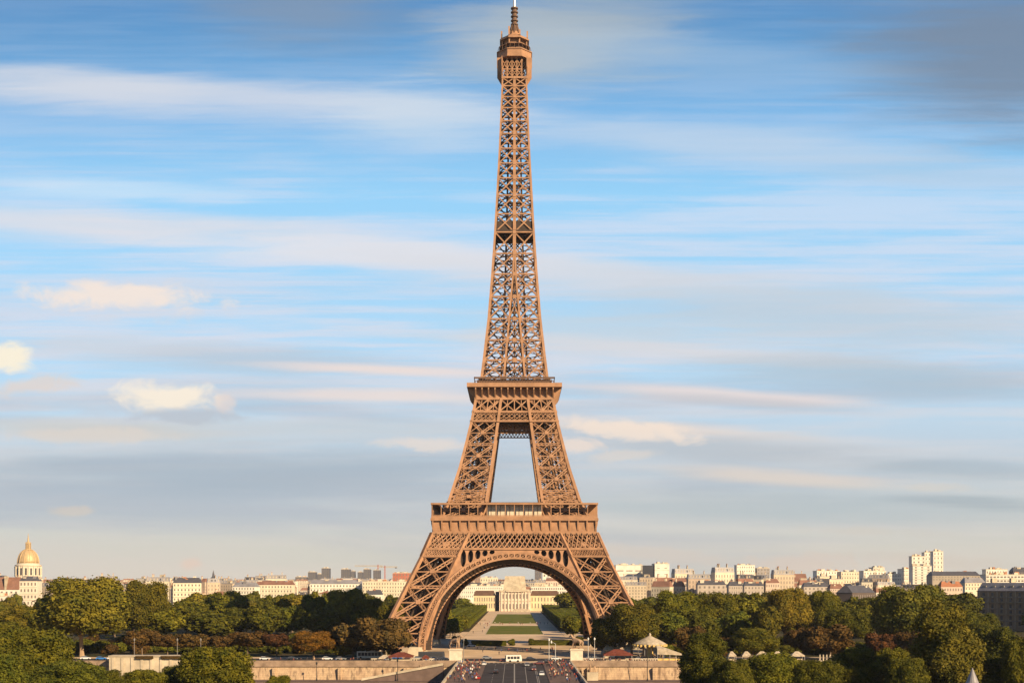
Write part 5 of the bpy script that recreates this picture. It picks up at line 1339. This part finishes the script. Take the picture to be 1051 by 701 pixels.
tent(412, 507, 26, 10, 'canvas_red', 'dark red tent on the quay left of the bridge', dp=6)
tent(395, 508, 12, 7, 'canvas_white', 'small pale stall left of the dark red tent', dp=4)
tent(437, 507, 8, 7, 'canvas_red', 'little red stall between the dark tent and the left pedestal', dp=3)
tent(648, 535, 16, 16, 'canvas_white', 'pale pointed tent left of the carousel', dp=6)
tent(625, 536, 12, 14, 'canvas_white', 'white pointed tent behind the large dark red tent', dp=6)
tent(638, 540, 9, 19, 'canvas_white', 'narrow white tent with a tall peak behind the large dark red tent', dp=4)
for px, wp_, lb in ((751, 8, 'leftmost small white tent on the right hand quay'), (766, 10, 'second white tent on the right hand quay'), (782, 14, 'widest white tent on the right hand quay'), (798, 12, 'white tent right of the widest one on the quay'), (818, 14, 'flat white awning farther right on the quay')):
    tent(px, 512, wp_, 10, 'canvas_white', lb, dp=4)
t = thing('kiosk', 'small stone kiosk column with cornice at the lower right quay', 'kiosk', (PX(848, 480), 480, -6.6))
b = MB(); b.box(-1.2, -1.2, 0, 1.2, 1.2, 8); b.build('column', M['stone'], t); b = MB(); b.box(-3, -2, 8, 3, 2, 8.8); b.build('cornice', M['stone'], t)
b = MB(); [b.box(-2.6+k*1.3, -.2, 8.8, -2.2+k*1.3, .2, 11) for k in range(5)]; b.build('balusters', M['stone'], t)
t = thing('advertising_column', 'narrow white banner post beside the trees at the lower right', 'post', (PX(821, 470), 470, -6.6))
b = MB(); b.box(-.7, -.3, 0, .7, .3, 9.6); b.build('panel', M['canvas_white'], t); b = MB(); b.box(-.9, -.5, -.1, .9, .5, .4); b.build('base', M['stone'], t)
t = thing('river_kiosk', 'flat roofed white frame shelter at the bottom right', 'shelter', (PX(905, 400), 400, -8)) 
b = MB(); b.box(-3.6, -1.6, 8.4, 3.6, 1.6, 9.0); b.build('roof', M['canvas_white'], t)
for x in (-3.4, 0, 3.4): b = MB(); b.box(x-.15, -1.4, 0, x+.15, -1.1, 8.4); b.build('post', M['canvas_white'], t)
t = thing('garden_turret', 'small grey conical roof peeping up at the bottom right', 'turret', (PX(998, 262), 262, gz(262)))
zt = PZ(685, 262)-gz(262); b = MB(); b.lathe([(1.6, zt-3.6), (1.2, zt-2.9), (.55, zt-1.2), (.05, zt)], 16); b.build('roof', M['zinc'], t); b = MB(); b.lathe([(1.3, 0), (1.3, zt-3.6)], 14); b.build('wall', M['stone'], t)

# carousel
d = 520; t = thing('carousel', 'round carousel with a scalloped cream roof above the river wall', 'carousel', (PX(667, d), d, .03)); s = d/FPX; r = 16*s
b = MB(); b.lathe([(r*1.03, 6.0), (r*1.05, 6.7), (r*.72, 7.9), (r*.3, 9.2), (.5, 9.9), (.5, 10.6), (.05, 11.2)], 24); b.build('roof', M['canvas_white'], t)
b = MB(); 
for k in range(24): a = 2*PI*(k+.5)/24; b.box(r*1.06*math.cos(a)-.35, r*1.06*math.sin(a)-.35, 5.6, r*1.06*math.cos(a)+.35, r*1.06*math.sin(a)+.35, 6.5)
b.build('rounding_board', M['yellow'], t)
b = MB(); b.lathe([(r, 0), (r, .5)], 24); b.build('floor', M['pave'], t); b = MB(); b.lathe([(1.4, .5), (1.4, 6)], 12); b.build('core', M['yellow'], t)
for k in range(12):
    a = 2*PI*k/12; b = MB(); b.bar((r*.8*math.cos(a), r*.8*math.sin(a), .5), (r*.8*math.cos(a), r*.8*math.sin(a), 6), .12); p_ = b.build('pole', M['metal_pale'], t)
    h_ = put(horse_me, 'wooden_horse', t, (r*.8*math.cos(a), r*.8*math.sin(a), .9), a+PI/2, (.5, .5, .5))
t = thing('market_stall_row', 'long stall with a sloping cream awning right of the carousel', 'stall', (PX(687, 512), 512, .03)); wd = 26*512/FPX
b = MB(); b.add([(-wd/2, -2, 2.8), (wd/2, -2, 2.4), (wd/2, 2.5, 3.0), (-wd/2, 2.5, 6.6), (-wd/2, -2, 5.2), (wd*.1, -2, 4.4)], [(0, 1, 5, 4), (4, 5, 1, 2, 3)]); b.build('awning', M['canvas_white'], t)
for k in range(5): b = MB(); x = -wd/2+.2+k*(wd-.4)/4; b.bar((x, -1.9, 0), (x, -1.9, 2.6), .12); b.build('pole', M['metal_pale'], t)
b = MB(); b.box(-wd/2+.3, -1.6, 0, wd/2-.3, -.8, 1.1); b.build('counter', M['yellow'], t)

# ------------------------------------------------------------------ haze
HAZE = 3.0e-5
if HAZE:
    b = MB(); b.box(-8900, -100, -11, 8900, 9400, 345); o = b.build('haze', []); tag(o, kind='stuff')
    m = bpy.data.materials.new('haze_air'); m.use_nodes = True; n_ = m.node_tree; n_.nodes.clear()
    v = n_.nodes.new('ShaderNodeVolumePrincipled'); v.inputs['Density'].default_value = HAZE; v.inputs['Color'].default_value = (.88, .9, .95, 1); v.inputs['Anisotropy'].default_value = .2
    out = n_.nodes.new('ShaderNodeOutputMaterial'); n_.links.new(v.outputs[0], out.inputs['Volume']); o.data.materials.append(m)
